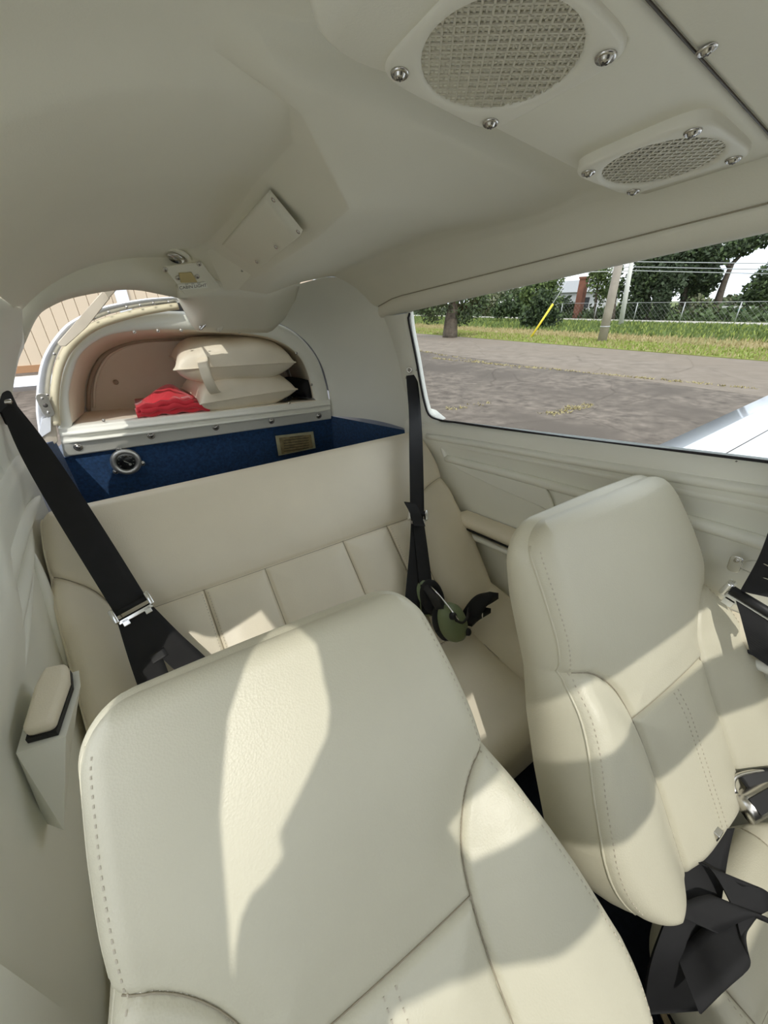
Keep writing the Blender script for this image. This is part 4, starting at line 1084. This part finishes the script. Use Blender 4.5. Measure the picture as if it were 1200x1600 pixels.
# lap belt buckle on the upright seat
lb = Zp(1170, 1250, .79)
b4 = empty('lap_buckle', lb, 'brushed chrome lift lever buckle lying on the upright front seat', 'buckle')
X4 = unit(Zp(1215, 1225, .80) - Zp(1150, 1262, .79)); N4 = unit((-.2, -.35, .9)); N4 = unit(N4 - X4 * np.dot(N4, X4)); Y4 = np.cross(N4, X4)
c4 = Zp(1183, 1252, .785)
sec = []
for t in np.linspace(0, 1, 8):
    p = c4 - X4 * .034 + X4 * .11 * t; w = .022 + .001 * t; hh = .016 + .002 * math.sin(math.pi * t)
    sec.append([p + Y4 * w * math.cos(a) * 1.0 + N4 * hh * max(-.5, math.sin(a)) for a in np.linspace(0, 2 * math.pi, 15)])
sec = [[np.mean(np.array(sec[0]), axis=0)] * 15] + sec + [[np.mean(np.array(sec[-1]), axis=0)] * 15]
loft('lever_cover', sec, M['steel'], b4)
MB().box(c4 + X4 * .018 + N4 * .0165, .042, .012, .002, (X4, Y4, N4)).build('recess', M['black'], b4, False, .001)
MB().tube(spline([Zp(1212, 1203, .81), Zp(1180, 1205, .81), Zp(1152, 1212, .81), Zp(1145, 1225, .805), Zp(1150, 1240, .80)], 20), .0035, 8).build('latch_loop', M['steel'], b4)
ribbon('webbing', [Zp(1160, 1222, .80), Zp(1185, 1216, .805), Zp(1225, 1212, .81)], Y4, .028, .004, M['black'], b4, 12)
# loose black lap webbing hanging between the seats
b5 = empty('loose_webbing', Zp(1110, 1420, .72), 'folded black lap webbing heaped beside the upright front seat', 'belt')
w5 = unit((.8, -.5, .0))
ribbon('strand', [Zp(1128, 1296, .775), Zp(1108, 1340, .765), Zp(1085, 1420, .74), Zp(1062, 1500, .70), Zp(1050, 1580, .62)], [(.8, -.5, .1)] * 5, [.040, .058, .075, .085, .085], .004, M['belt'], b5)
ribbon('strand', [Zp(1095, 1345, .765), Zp(1120, 1362, .775), Zp(1148, 1372, .78), Zp(1170, 1400, .775), Zp(1178, 1432, .765), Zp(1150, 1465, .755), Zp(1110, 1500, .735), Zp(1075, 1535, .70)], [(.2, -.9, .3), (.3, -.9, .2), (.5, -.8, .1), (.75, -.6, .1), (.8, -.3, .1), (.6, .7, 0), (.6, .75, 0), (.6, .75, 0)], [.05, .055, .06, .06, .058, .055, .055, .055], .004, M['belt'], b5, 60)
ribbon('strand', [Zp(1080, 1440, .745), Zp(1110, 1425, .76), Zp(1145, 1415, .77), Zp(1175, 1430, .765)], [(.5, -.8, .1)] * 4, .06, .004, M['belt'], b5, 30)
MB().box(Zp(1118, 1303, .785), .008, .006, .010).build('anchor_tab', M['steel'], b5, False, .002)
# printed card in the dark gap
pcd = Zp(1035, 1555, .52)
cd = empty('printed_card', pcd, 'small printed card standing in the dark gap between the front seats', 'card')
slab('card', [Zp(1012, 1510, .56), Zp(1065, 1548, .56), Zp(1062, 1590, .50), Zp(1040, 1605, .48), Zp(1015, 1545, .52)], (0, -.3, 1), .002, M['paper_dark'], cd)
slab('card_sleeve', [Zp(1008, 1530, .55), Zp(1030, 1600, .48), Zp(1008, 1580, .50)], (0, -.3, 1), .002, M['dial'], cd)

# ================================================================== HEADSET ON THE BENCH
hc = Zp(703, 968, .785)
hs_ = empty('headset', hc, 'olive green aviation headset with black ear seals lying on the bench', 'headset')
axh = unit((-.22, .72, -.40))                       # axis through the two cups (pointing from the near cup to the far one)
Uh, Vh, _ = frame_axes(axh)
def cup(c, sgn):
    c = np.array(c); prof = [(.014, -.034), (.034, -.030), (.046, -.020), (.051, -.004), (.050, .012), (.044, .018)]
    U, V, N = frame_axes(axh * sgn); v = []; rows = []
    for r, hh in prof:
        rows.append([c + N * hh + (U * .80 * math.cos(a) + V * 1.12 * math.sin(a)) * r for a in np.linspace(0, 2 * math.pi, 33)])
    rows = [[c - N * .035] * 33] + rows
    loft('ear_cup', rows, M['green_cup'], hs_)
    ring = [c + N * .024 + (U * .80 * math.cos(a) + V * 1.12 * math.sin(a)) * .037 for a in np.linspace(0, 2 * math.pi, 33)]
    MB().tube(ring, .014, 10, False).build('ear_seal', M['black_foam'], hs_)
    for a in (.9, -2.0):
        p = c - N * .024 + (U * .8 * math.cos(a) + V * 1.12 * math.sin(a)) * .036
        lathe('knob', p, -N, [(.010, 0), (.010, .010), (.007, .013), (.001, .013)], M['black'], hs_, 14)
    return N
near = Zp(706, 972, .785); far = Zp(684, 944, .79) + np.array([-.01, .04, .0])
cup(near, 1); cup(far, -1)
hb = [near - axh * .028 + np.array([.02, -.01, .01]), near + np.array([.055, .02, .02]), near * .5 + far * .5 + np.array([.085, .05, .0]), far + np.array([.06, .05, .0]), far + axh * .028]
MB().tube(spline([near - axh * .026, near + np.array([-.01, -.02, .045]), near * .5 + far * .5 + np.array([-.01, .0, .065]), far + np.array([.0, .0, .045]), far + axh * .02], 24), .0022, 6).build('headband_wire', M['chrome'], hs_)
ribbon('headband', [near + axh * .01 + np.array([-.015, 0, .03]), near * .6 + far * .4 + np.array([-.02, .01, .055]), far + np.array([-.01, .0, .05])], axh, .03, .014, M['black'], hs_, 20)
MB().tube(spline([near - axh * .03 + np.array([-.02, 0, .02]), near - axh * .034, near - axh * .02 + np.array([.028, -.005, .004]), near + np.array([.06, .0, .006]), near + np.array([.085, .02, .0])], 24), .0035, 6).build('cable', M['black'], hs_)
text('DC', near - axh * .032 + np.array([-.004, -.004, -.012]), near - axh * .032 + np.array([.006, -.004, -.012]), .009, -axh, M['ink'], hs_)

# black padded strap end beside the headset
ps = Zp(745, 948, .76)
pz = empty('padded_strap', ps, 'short black padded strap end with a pale tip beside the headset', 'strap')
ribbon('pad', [Zp(733, 968, .755), Zp(742, 950, .785), Zp(755, 937, .80), Zp(772, 930, .79)], [(.6, -.7, .1), (.7, -.7, .1), (.6, -.8, .0), (.4, -.8, .2)], [.050, .055, .045, .026], .018, M['black_foam'], pz, 24)
ribbon('lower_pad', [Zp(726, 975, .752), Zp(740, 962, .765), Zp(756, 952, .765)], (.5, -.8, .1), .040, .016, M['black_foam'], pz, 16)
MB().box(Zp(751, 962, .765), .006, .005, .011, (unit((.7, -.5, .2)), unit((.5, .8, 0)), unit((-.1, 0, 1)))).build('pale_tip', M['ivory'], pz, True, .003)

# ================================================================== OUTSIDE
def ground_mat(name, c0, c1, scale, c2=None, crack=False, rough=.9):
    m = bpy.data.materials.new(name); m.use_nodes = True
    n = m.node_tree; b = n.nodes['Principled BSDF']; b.inputs['Roughness'].default_value = rough; b.inputs['Specular IOR Level'].default_value = .2
    t = n.nodes.new('ShaderNodeTexCoord'); z = n.nodes.new('ShaderNodeTexNoise'); z.inputs['Scale'].default_value = scale; z.inputs['Detail'].default_value = 10; z.inputs['Roughness'].default_value = .72
    r = n.nodes.new('ShaderNodeValToRGB'); r.color_ramp.elements[0].position = .32; r.color_ramp.elements[1].position = .70
    r.color_ramp.elements[0].color = (*c0, 1); r.color_ramp.elements[1].color = (*c1, 1)
    n.links.new(t.outputs['Object'], z.inputs['Vector']); n.links.new(z.outputs['Fac'], r.inputs['Fac'])
    out = r.outputs['Color']
    if c2:
        z2 = n.nodes.new('ShaderNodeTexNoise'); z2.inputs['Scale'].default_value = scale * .12; z2.inputs['Detail'].default_value = 4
        r2 = n.nodes.new('ShaderNodeValToRGB'); r2.color_ramp.elements[0].position = .45; r2.color_ramp.elements[1].position = .62
        mx = n.nodes.new('ShaderNodeMix'); mx.data_type = 'RGBA'
        n.links.new(t.outputs['Object'], z2.inputs['Vector']); n.links.new(z2.outputs['Fac'], r2.inputs['Fac'])
        n.links.new(r2.outputs['Color'], mx.inputs['Factor']); n.links.new(out, mx.inputs['A']); mx.inputs['B'].default_value = (*c2, 1)
        out = mx.outputs['Result']
    if crack:
        ns = n.nodes.new('ShaderNodeTexNoise'); ns.inputs['Scale'].default_value = 1.6
        ad = n.nodes.new('ShaderNodeMix'); ad.data_type = 'VECTOR'; ad.inputs['Factor'].default_value = .12
        v = n.nodes.new('ShaderNodeTexVoronoi'); v.feature = 'DISTANCE_TO_EDGE'; v.inputs['Scale'].default_value = .55
        rr = n.nodes.new('ShaderNodeValToRGB'); rr.color_ramp.elements[0].position = .0; rr.color_ramp.elements[0].color = (.35, .33, .3, 1); rr.color_ramp.elements[1].position = .008; rr.color_ramp.elements[1].color = (1, 1, 1, 1)
        mu = n.nodes.new('ShaderNodeMix'); mu.data_type = 'RGBA'; mu.blend_type = 'MULTIPLY'; mu.inputs['Factor'].default_value = .45
        n.links.new(t.outputs['Object'], ns.inputs['Vector']); n.links.new(t.outputs['Object'], ad.inputs['A']); n.links.new(ns.outputs['Color'], ad.inputs['B'])
        n.links.new(ad.outputs['Result'], v.inputs['Vector']); n.links.new(v.outputs['Distance'], rr.inputs['Fac'])
        n.links.new(out, mu.inputs['A']); n.links.new(rr.outputs['Color'], mu.inputs['B']); out = mu.outputs['Result']
    n.links.new(out, b.inputs['Base Color'])
    return m
M['tarmac'] = ground_mat('weathered_tarmac', (.068, .057, .048), (.235, .20, .168), 4.2, (.105, .089, .075), True)
M['lane'] = ground_mat('worn_concrete', (.15, .127, .103), (.265, .225, .187), 2.2, (.205, .17, .136), True)
M['mown'] = ground_mat('mown_grass', (.16, .20, .045), (.28, .33, .085), 5, (.22, .23, .08))
M['dry'] = ground_mat('dry_grass', (.24, .19, .09), (.36, .29, .15), 3, (.20, .20, .07))
M['field'] = ground_mat('field_grass', (.07, .11, .03), (.15, .19, .055), 1.2, (.13, .14, .05))
M['road'] = ground_mat('pale_road', (.40, .38, .34), (.50, .48, .43), 1)
def strip(name, x0, x1, y0, y1, z, m, label):
    o = slab(name, [(x0, y0, z), (x1, y0, z), (x1, y1, z), (x0, y1, z)], (0, 0, -1), .05, m)
    tag(o, label, kind='structure'); return o
strip('ground', -120, 220, -120, 260, -.06, M['field'], 'flat grassy land all round the apron')
strip('floor_apron', -40, 9.0, -40, 60, 0, M['tarmac'], 'dark cracked tarmac apron beside the aircraft')
strip('floor_lane', 9.0, 14.3, -40, 60, .001, M['lane'], 'paler worn pavement lane along the apron edge')
strip('lawn_verge', 14.3, 17.2, -40, 70, .02, M['mown'], 'bright green mown grass verge along the pavement')
strip('lawn_dry', 17.2, 20.2, -40, 75, .01, M['dry'], 'brown dry grass band behind the verge')
strip('road', 33, 35.2, -60, 120, .02, M['road'], 'pale road behind the chain link fence')

def blades(name, n, xr, yr, hmin, hmax, cols, label, z=0, wid=.05):
    mb_v = []; mb_f = []; mi = []
    x = RNG.uniform(*xr, n); y = RNG.uniform(*yr, n); h = RNG.uniform(hmin, hmax, n); a = RNG.uniform(0, math.pi, n); l = RNG.normal(0, .25, (n, 2))
    for i in range(n):
        dx, dy = wid * math.cos(a[i]), wid * math.sin(a[i]); k = len(mb_v)
        mb_v += [(x[i] - dx, y[i] - dy, z), (x[i] + dx, y[i] + dy, z), (x[i] + l[i, 0] * h[i], y[i] + l[i, 1] * h[i], z + h[i])]
        mb_f.append((k, k + 1, k + 2)); mi.append(i % len(cols))
    me = bpy.data.meshes.new(name); me.from_pydata(mb_v, [], mb_f)
    for c in cols: me.materials.append(c)
    me.polygons.foreach_set('material_index', mi); me.update()
    o = link(name, me); tag(o, label, 'grass', kind='stuff'); return o
G1 = mat('grass_blade_fresh', (.26, .31, .07), .8); G2 = mat('grass_blade_dark', (.12, .17, .045), .8); G3 = mat('grass_blade_straw', (.36, .31, .15), .8)
blades('verge_grass', 9000, (14.3, 17.2), (1, 26), .04, .12, [G1, G1, G3], 'short bright grass of the verge', .02, .03)
blades('dry_grass', 5000, (17.2, 20.4), (1, 32), .05, .18, [G3, G3, G3], 'thin straw coloured grass behind the verge', .01, .03)
blades('tall_grass', 16000, (20.2, 31.8), (2, 45), .06, .24, [G2, G2, G2, G1], 'tall green uncut grass of the field', -.01, .06)
# weeds growing in the pavement seams
wv_ = []
for a, b, n in (((8.0, 9.8), (9.7, 2.4), 170), ((5.0, 3.5), (6.1, 3.5), 45), ((4.0, 4.7), (5.0, 4.6), 14), ((9.0, 12), (8.3, 6.5), 60)):
    for k in range(n):
        t = RNG.uniform(); wv_.append((a[0] + (b[0] - a[0]) * t + RNG.normal(0, .05), a[1] + (b[1] - a[1]) * t + RNG.normal(0, .05)))
v = []; f = []
for x, y in wv_:
    for j in range(5):
        an_ = RNG.uniform(0, math.pi); d = (.012 * math.cos(an_), .012 * math.sin(an_)); hh = RNG.uniform(.01, .045); k = len(v)
        ox, oy = RNG.normal(0, .03, 2)
        v += [(x + ox - d[0], y + oy - d[1], .002), (x + ox + d[0], y + oy + d[1], .002), (x + ox + RNG.normal(0, .03), y + oy + RNG.normal(0, .03), hh)]; f.append((k, k + 1, k + 2))
tag(mk('pavement_weeds', v, f, G3, None, False), 'yellow weeds growing in the pavement seams', 'weeds', kind='stuff')

# ---- trees
BARK = mat('bark', (.085, .068, .052), .95, bump=('noise', 8, .8, .05), var=(5, .3))
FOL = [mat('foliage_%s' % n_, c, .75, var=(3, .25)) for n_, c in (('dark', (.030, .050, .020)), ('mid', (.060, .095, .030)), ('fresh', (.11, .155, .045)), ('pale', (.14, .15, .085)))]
def gpt(px, py): return Zp(px, py, 0.0)
def upto_px(base, px, py):
    """point above the plane through the base facing the camera, at a pixel"""
    d = ray(px, py); n = np.array([MW[0, 2], MW[1, 2], 0.0]); t = np.dot(base - CAM, n) / np.dot(d, n)
    return CAM + t * d
def tree(name, base_px, trunk_px, r0, blobs, fol, label, leaf=.30, per=420, group='trees beyond the apron', cat='tree', limbs=None):
    base = gpt(*base_px); root = empty(name, base, label, cat, group)
    if trunk_px:
        pts = [base + np.array([0, 0, -.1])] + [upto_px(base, *p) for p in trunk_px]
        n = len(pts); mb = MB().tube(spline(pts, 12), list(np.linspace(r0, r0 * .45, 12)), 9)
        for l in (limbs or []):
            q = [upto_px(base, *p) for p in l]; mb.tube(spline(q, 8), list(np.linspace(r0 * .45, r0 * .15, 8)), 6)
        mb.build('trunk', BARK, root)
    v = []; f = []; mi = []
    vx_ = unit(np.cross(np.array([MW[0, 2], MW[1, 2], 0]), (0, 0, 1.)))
    zc_ = float(np.dot(base - CAM, MW[:, 2])); ppm = FPX / zc_
    for bx, by, rx, ry in blobs:
        c = upto_px(base, bx, by); R1 = .88 * rx / ppm; R2 = .88 * ry / ppm
        n = int(per * 2.3 * max(.4, (R1 * R2) ** .5 / 1.5))
        d = RNG.normal(0, 1, (n, 3)); d /= np.linalg.norm(d, axis=1)[:, None]; rad = RNG.uniform(.15, 1.08, n) ** .7
        P = c + d * rad[:, None] * np.array([R1, R1, R2])
        for p in P:
            a = unit(RNG.normal(0, 1, 3)); b = unit(np.cross(a, RNG.normal(0, 1, 3))); s = leaf * .50 * RNG.uniform(.5, 1.3); k = len(v)
            v += [p - a * s, p + b * s * .6, p + a * s, p - b * s * .6]; f.append((k, k + 1, k + 2, k + 3)); mi.append(0 if RNG.uniform() < .7 else 1)
    me = bpy.data.meshes.new('foliage'); me.from_pydata([tuple(q) for q in v], [], f)
    me.materials.append(fol[0]); me.materials.append(fol[1]); me.polygons.foreach_set('material_index', mi); me.update()
    o = link('foliage', me, root); o['kind'] = 'stuff'
    return root
D, Mi, Fr, Pa = FOL
tree('oak_tree', (703, 527), [(705, 500), (710, 470), (712, 440)], .38, [(700, 470, 26, 22), (735, 478, 26, 24), (675, 485, 20, 22), (750, 470, 18, 18), (722, 492, 16, 18), (715, 455, 40, 16), (660, 475, 18, 16)], (Mi, D), 'thick trunked leafy tree nearest the pavement at the window corner', .16, 520)
tree('shrub', (845, 512), None, 0, [(842, 488, 26, 24), (858, 498, 22, 18), (828, 500, 18, 14), (850, 470, 22, 18)], (D, Mi), 'dark bushy shrub behind the yellow guy marker', .26, 420, 'shrubs along the fence', 'shrub')
tree('shrub', (795, 503), None, 0, [(795, 478, 22, 18), (780, 486, 14, 12), (806, 486, 16, 12)], (Mi, D), 'rounded green shrub between the near tree and the dark bush', .3, 380, 'shrubs along the fence', 'shrub')
tree('pine_tree', (838, 500), [(842, 460), (846, 430)], .22, [(835, 452, 24, 26), (860, 440, 22, 30), (850, 470, 30, 16), (820, 470, 18, 16)], (Fr, Mi), 'light green tree rising behind the dark bush', .30, 420)
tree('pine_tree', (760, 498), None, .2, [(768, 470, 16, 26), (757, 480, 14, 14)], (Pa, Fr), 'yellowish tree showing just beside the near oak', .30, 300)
tree('slim_tree', (930, 498), [(932, 460), (938, 430)], .14, [(930, 438, 14, 20), (944, 452, 16, 24), (938, 425, 20, 12)], (Fr, Mi), 'slim tree beside the wooden utility pole', .28, 300)
tree('slim_tree', (958, 499), [(962, 462), (968, 432)], .14, [(962, 440, 12, 24), (975, 455, 12, 24)], (Mi, D), 'slim dark tree between the two poles', .28, 260)
tree('live_oak', (1008, 499), [(1010, 465), (1014, 430)], .40, [(1002, 452, 22, 36), (1012, 425, 26, 26), (1000, 482, 16, 20), (1020, 405, 26, 18)], (D, Mi), 'tall dark oak just beyond the white pole', .34, 560)
tree('live_oak', (1035, 500), None, .40, [(1034, 480, 12, 26), (1036, 455, 14, 24), (1050, 440, 22, 26)], (D, D), 'dense dark tree in the middle of the oak group', .32, 520)
tree('live_oak', (1062, 497), [(1068, 470), (1074, 440)], .32, [(1075, 420, 34, 26), (1058, 400, 30, 20), (1098, 440, 26, 22), (1050, 430, 24, 22), (1085, 460, 22, 18), (1085, 395, 36, 16)], (D, Mi), 'broad crowned oak whose trunk shows below its canopy', .36, 560)
tree('leaning_oak', (1117, 497), [(1122, 470), (1132, 440), (1144, 412)], .34, [(1130, 392, 30, 16), (1160, 384, 24, 14), (1112, 405, 24, 18), (1186, 372, 26, 14), (1105, 430, 20, 14)], (D, Mi), 'leaning oak with a long bare trunk in front of the green containers', .34, 480, limbs=[[(1144, 412), (1165, 392), (1185, 378)], [(1140, 418), (1128, 402), (1115, 396)]])
tree('far_tree', (1190, 493), [(1192, 465), (1195, 450)], .3, [(1188, 455, 26, 22), (1205, 435, 26, 26), (1172, 466, 14, 12), (1215, 465, 26, 20)], (Mi, D), 'spreading tree above the containers at the picture edge', .36, 520)
tree('shrub', (1095, 498), None, 0, [(1090, 474, 20, 14), (1105, 485, 18, 10), (1075, 487, 16, 10)], (Pa, Fr), 'pale green bushes under the leaning oak', .3, 320, 'shrubs along the fence', 'shrub')
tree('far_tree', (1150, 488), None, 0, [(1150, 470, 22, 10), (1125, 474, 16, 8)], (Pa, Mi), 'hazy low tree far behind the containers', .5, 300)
tree('far_tree', (885, 496), None, 0, [(882, 478, 14, 16), (893, 482, 10, 12)], (D, Mi), 'dark small tree in front of the white house', .3, 280)
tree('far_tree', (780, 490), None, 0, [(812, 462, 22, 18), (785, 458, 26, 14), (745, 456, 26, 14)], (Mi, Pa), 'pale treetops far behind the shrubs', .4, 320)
# undergrowth at the foot of the far trees
v = []; f = []
for i in range(9000):
    x = RNG.uniform(36, 46); y = RNG.uniform(5, 55); z = abs(RNG.normal(0, .35)); a = unit(RNG.normal(0, 1, 3)); b = unit(np.cross(a, RNG.normal(0, 1, 3))); s = .22; k = len(v); p = np.array([x, y, z])
    v += [p - a * s, p + b * s * .6, p + a * s, p - b * s * .6]; f.append((k, k + 1, k + 2, k + 3))
tag(mk('undergrowth', v, f, Mi, None, False), 'low scrub at the foot of the distant trees', 'scrub', kind='stuff')

# ---- poles, guy marker, wires
WOOD = mat('weathered_pole', (.30, .27, .23), .9, var=(2, .2)); CONC = mat('white_pole', (.60, .60, .57), .7); YEL = mat('yellow_marker', (.80, .62, .05), .5)
GALV = mat('galvanised_wire', (.45, .46, .47), .5, .6)
b = gpt(940, 535); tp = upto_px(b, 972, 390)
p = empty('utility_pole', b, 'leaning grey wooden utility pole on the verge', 'pole'); MB().tube([b + np.array([0, 0, -.2]), tp], [.17, .135], 14).build('shaft', WOOD, p)
mb = MB(); q = b * .82 + tp * .18; mb.tube([q, q + (tp - b) * .012], .18, 14); mb.build('metal_band', GALV, p)
b2_ = gpt(970, 508); tp2 = upto_px(b2_, 992, 380)
p2 = empty('utility_pole', b2_, 'slim white pole behind the wooden utility pole', 'pole'); MB().tube([b2_ + np.array([0, 0, -.2]), tp2], [.15, .12], 12).build('shaft', CONC, p2)
MB().box(tp2 * .9 + b2_ * .1, .08, .9, .06).build('crossarm', WOOD, p2, False)
g0_ = gpt(829, 528); g1_ = upto_px(g0_, 864, 475); g2_ = upto_px(g0_, 905, 410)
gm = empty('guy_wire', g0_, 'slanted guy wire with a yellow marker sleeve', 'guy wire')
MB().tube([g0_, g2_], .012, 6).build('wire', GALV, gm); MB().tube([g0_, g1_], .045, 10).build('marker_sleeve', YEL, gm)
for k, (y0, y1) in enumerate(((409, 410), (417, 420), (423, 427))):
    a = upto_px(b2_, 986, y0); c = a + np.array([10, -14, .1]) * 3
    o = MB().tube([upto_px(b2_, 800, y0 + 6), a, upto_px(b2_, 1300, y1 + 3)], .025, 5).build('power_line', GALV)
    tag(o, ['uppermost power line strung from the white pole', 'middle power line strung from the white pole', 'lowest power line strung from the white pole'][k], 'power line', 'overhead power lines')
# ---- chain link fence
fn = empty('chain_fence', (32, 20, 0), 'grey chain link fence in front of the road', 'fence')
pm_ = None
for y in np.arange(4, 46, 3.0):
    if pm_ is None:
        o = MB().tube([(32.0, y, 0), (32.0, y, 1.25)], .03, 8).build('post', GALV, fn); pm_ = (o, y)
    else:
        o = pm_[0].copy(); COL.objects.link(o); o.location = pm_[0].location + Vector((0, float(y - pm_[1]), 0))
MB().tube([(32, 2, 1.25), (32, 47, 1.25)], .014, 6).build('top_rail', GALV, fn)
mb = MB()
for y in np.arange(2, 47, .30):
    for s in (-1, 1): mb.tube([(32, y, .03), (32, y + s * 1.2, 1.22)], .003, 3, False)
mb.build('link_mesh', GALV, fn)['kind'] = 'stuff'
# ---- containers, house, chimney
TEAL = mat('teal_paint', (.05, .22, .19), .6, var=(.6, .1)); PALE = mat('house_siding', (.62, .62, .62), .8); ROOFM = mat('house_roof', (.30, .31, .32), .7); BRICK = mat('brick', (.22, .09, .06), .9, var=(4, .2))
def container(px0, px1, ybot, ytop, x, label, m_):
    a = Xp(px0, ybot, x); c = Xp(px1, ybot, x); z1 = Xp(px0, ytop, x)[2]; y0, y1 = min(a[1], c[1]), max(a[1], c[1])
    r = empty('container', (x, (y0 + y1) / 2, 0), label, 'container', 'green containers')
    z0 = 0.0
    MB().box((x + 1.5, (y0 + y1) / 2, (z0 + z1) / 2), 1.5, (y1 - y0) / 2, (z1 - z0) / 2).build('body', m_, r, False)
    first = None
    for y in np.arange(y0 + .15, y1, .55):
        if first is None: first = MB().box((x - .04, y, (z0 + z1) / 2), .05, .09, (z1 - z0) / 2 * .94).build('corrugation', m_, r, False); fy = y
        else:
            o = first.copy(); COL.objects.link(o); o.location = first.location + Vector((0, float(y - fy), 0))
    MB().box((x - .05, (y0 + y1) / 2, z1), .06, (y1 - y0) / 2, .1).build('top_rail', PALE, r, False)
container(1096, 1163, 493, 480, 52, 'teal green container behind the leaning oak', TEAL)
container(1165, 1235, 493, 481, 52, 'teal container with a paler look beside the other one at the picture edge', mat('pale_teal_paint', (.16, .33, .29), .6))
hs0 = gpt(884, 492)
hr = empty('house', hs0, 'white house with a grey roof showing between the trees', 'house')
c = np.array([hs0[0], hs0[1], 0]); X_ = np.array([.0, 1., 0]); 
MB().box(c + np.array([2, 0, 1.1]), 2, 3.4, 1.1).build('wall', PALE, hr, False)
rv = [c + np.array(q) for q in ((-.4, -3.8, 2.2), (4.4, -3.8, 2.2), (4.4, 3.8, 2.2), (-.4, 3.8, 2.2), (2, -3.8, 3.4), (2, 3.8, 3.4))]
mk('roof', rv, [(0, 4, 5, 3), (1, 2, 5, 4), (0, 1, 4), (3, 5, 2), (0, 3, 2, 1)], ROOFM, hr, False)
for dy in (-2, .6): MB().box(c + np.array([-.03, dy, 1.2]), .04, .45, .5).build('window', M['dial'], hr, False)
ch0 = gpt(901, 497); ct = upto_px(ch0, 904, 434)
ch = empty('brick_chimney', ch0, 'red brick chimney stack standing between the trees', 'chimney')
MB().box((ch0[0], ch0[1], ct[2] / 2), .28, .28, ct[2] / 2).build('stack', BRICK, ch, False); MB().box((ch0[0], ch0[1], ct[2]), .34, .34, .08).build('cap', BRICK, ch, False)

# ---- hangar behind the baggage hatch
HM = mat('hangar_siding', (.60, .50, .37), .6, var=(.8, .05)); HB = mat('hangar_base', (.36, .20, .10), .8)
hg = empty('hangar', (-2, 14.8, 0), 'tan ribbed metal hangar seen through the baggage hatch', 'building')
MB().box((-2.5, 15.4, 3.5), 9.0, .5, 3.5).build('wall', HM, hg, False)
first = None
for x in np.arange(-6.0, 4.0, .30):
    if first is None: first = MB().box((x, 14.88, 3.6), .1465, .03, 3.45).build('siding_panel', HM, hg, False, .02); fx = x
    else:
        o = first.copy(); COL.objects.link(o); o.location = first.location + Vector((float(x - fx), 0, 0))
MB().box((-2.5, 14.86, .08), 9.0, .05, .10).build('base_strip', HB, hg, False)
MB().box((.4, 14.8, 3.5), .16, .08, 3.5).build('door_post', M['white_paint'], hg, False)

# ---- the aircraft's own wings and tailplane
def wing(sx, label):
    r = empty('aircraft_wing', (sx * .62, .1, .6), label, 'wing', 'wings of the aircraft')
    rows = []
    for t in np.linspace(0, 1, 14):
        x = sx * (.645 + 4.6 * t); yle = -.75 + .25 * t; yte = .95 - .18 * t; z = .70 + .075 * (abs(x) - .6); th = .085 * (1 - .45 * t)
        row = []
        for s in np.linspace(0, 1, 12): row.append((x, yle + (yte - yle) * s, z + th * (2.9 * math.sqrt(s) * (1 - s) * (1 - .35 * s)) * .75 + .012 * (1 - s)))
        for s in np.linspace(1, 0, 12)[1:]: row.append((x, yle + (yte - yle) * s, z - th * 1.2 * math.sqrt(s) * (1 - s) * .9))
        rows.append(row)
    loft('skin', rows if sx > 0 else [q[::-1] for q in rows], M['white_paint'], r)
    mb = MB(); mb.tube([(sx * .9, .60, .80 + .0), (sx * 4.5, .52, 1.02)], .003, 5); mb.build('flap_seam', M['recess'], r)
    return r
wing(1, 'glossy white aircraft wing seen through the large window')
wing(-1, 'glossy white aircraft wing outside the open cabin door')  # out of view, added to bounce sunlight up into the cabin
tp_ = empty('tailplane', (0, 4.0, 1.0), 'white tailplane seen beyond the baggage hatch', 'tailplane')
rows = []
for x in np.linspace(-1.75, 1.75, 12):
    k = abs(x) / 1.75; c0, c1 = 3.75 + .15 * k, 4.35 - .1 * k
    rows.append([(x, c0 + (c1 - c0) * s, 1.06 + .05 * math.sin(math.pi * s ** .6)) for s in np.linspace(0, 1, 8)] + [(x, c0 + (c1 - c0) * s, 1.06 - .05 * math.sin(math.pi * s ** .6)) for s in np.linspace(1, 0, 8)[1:]])
loft('skin', rows, M['white_paint'], tp_)
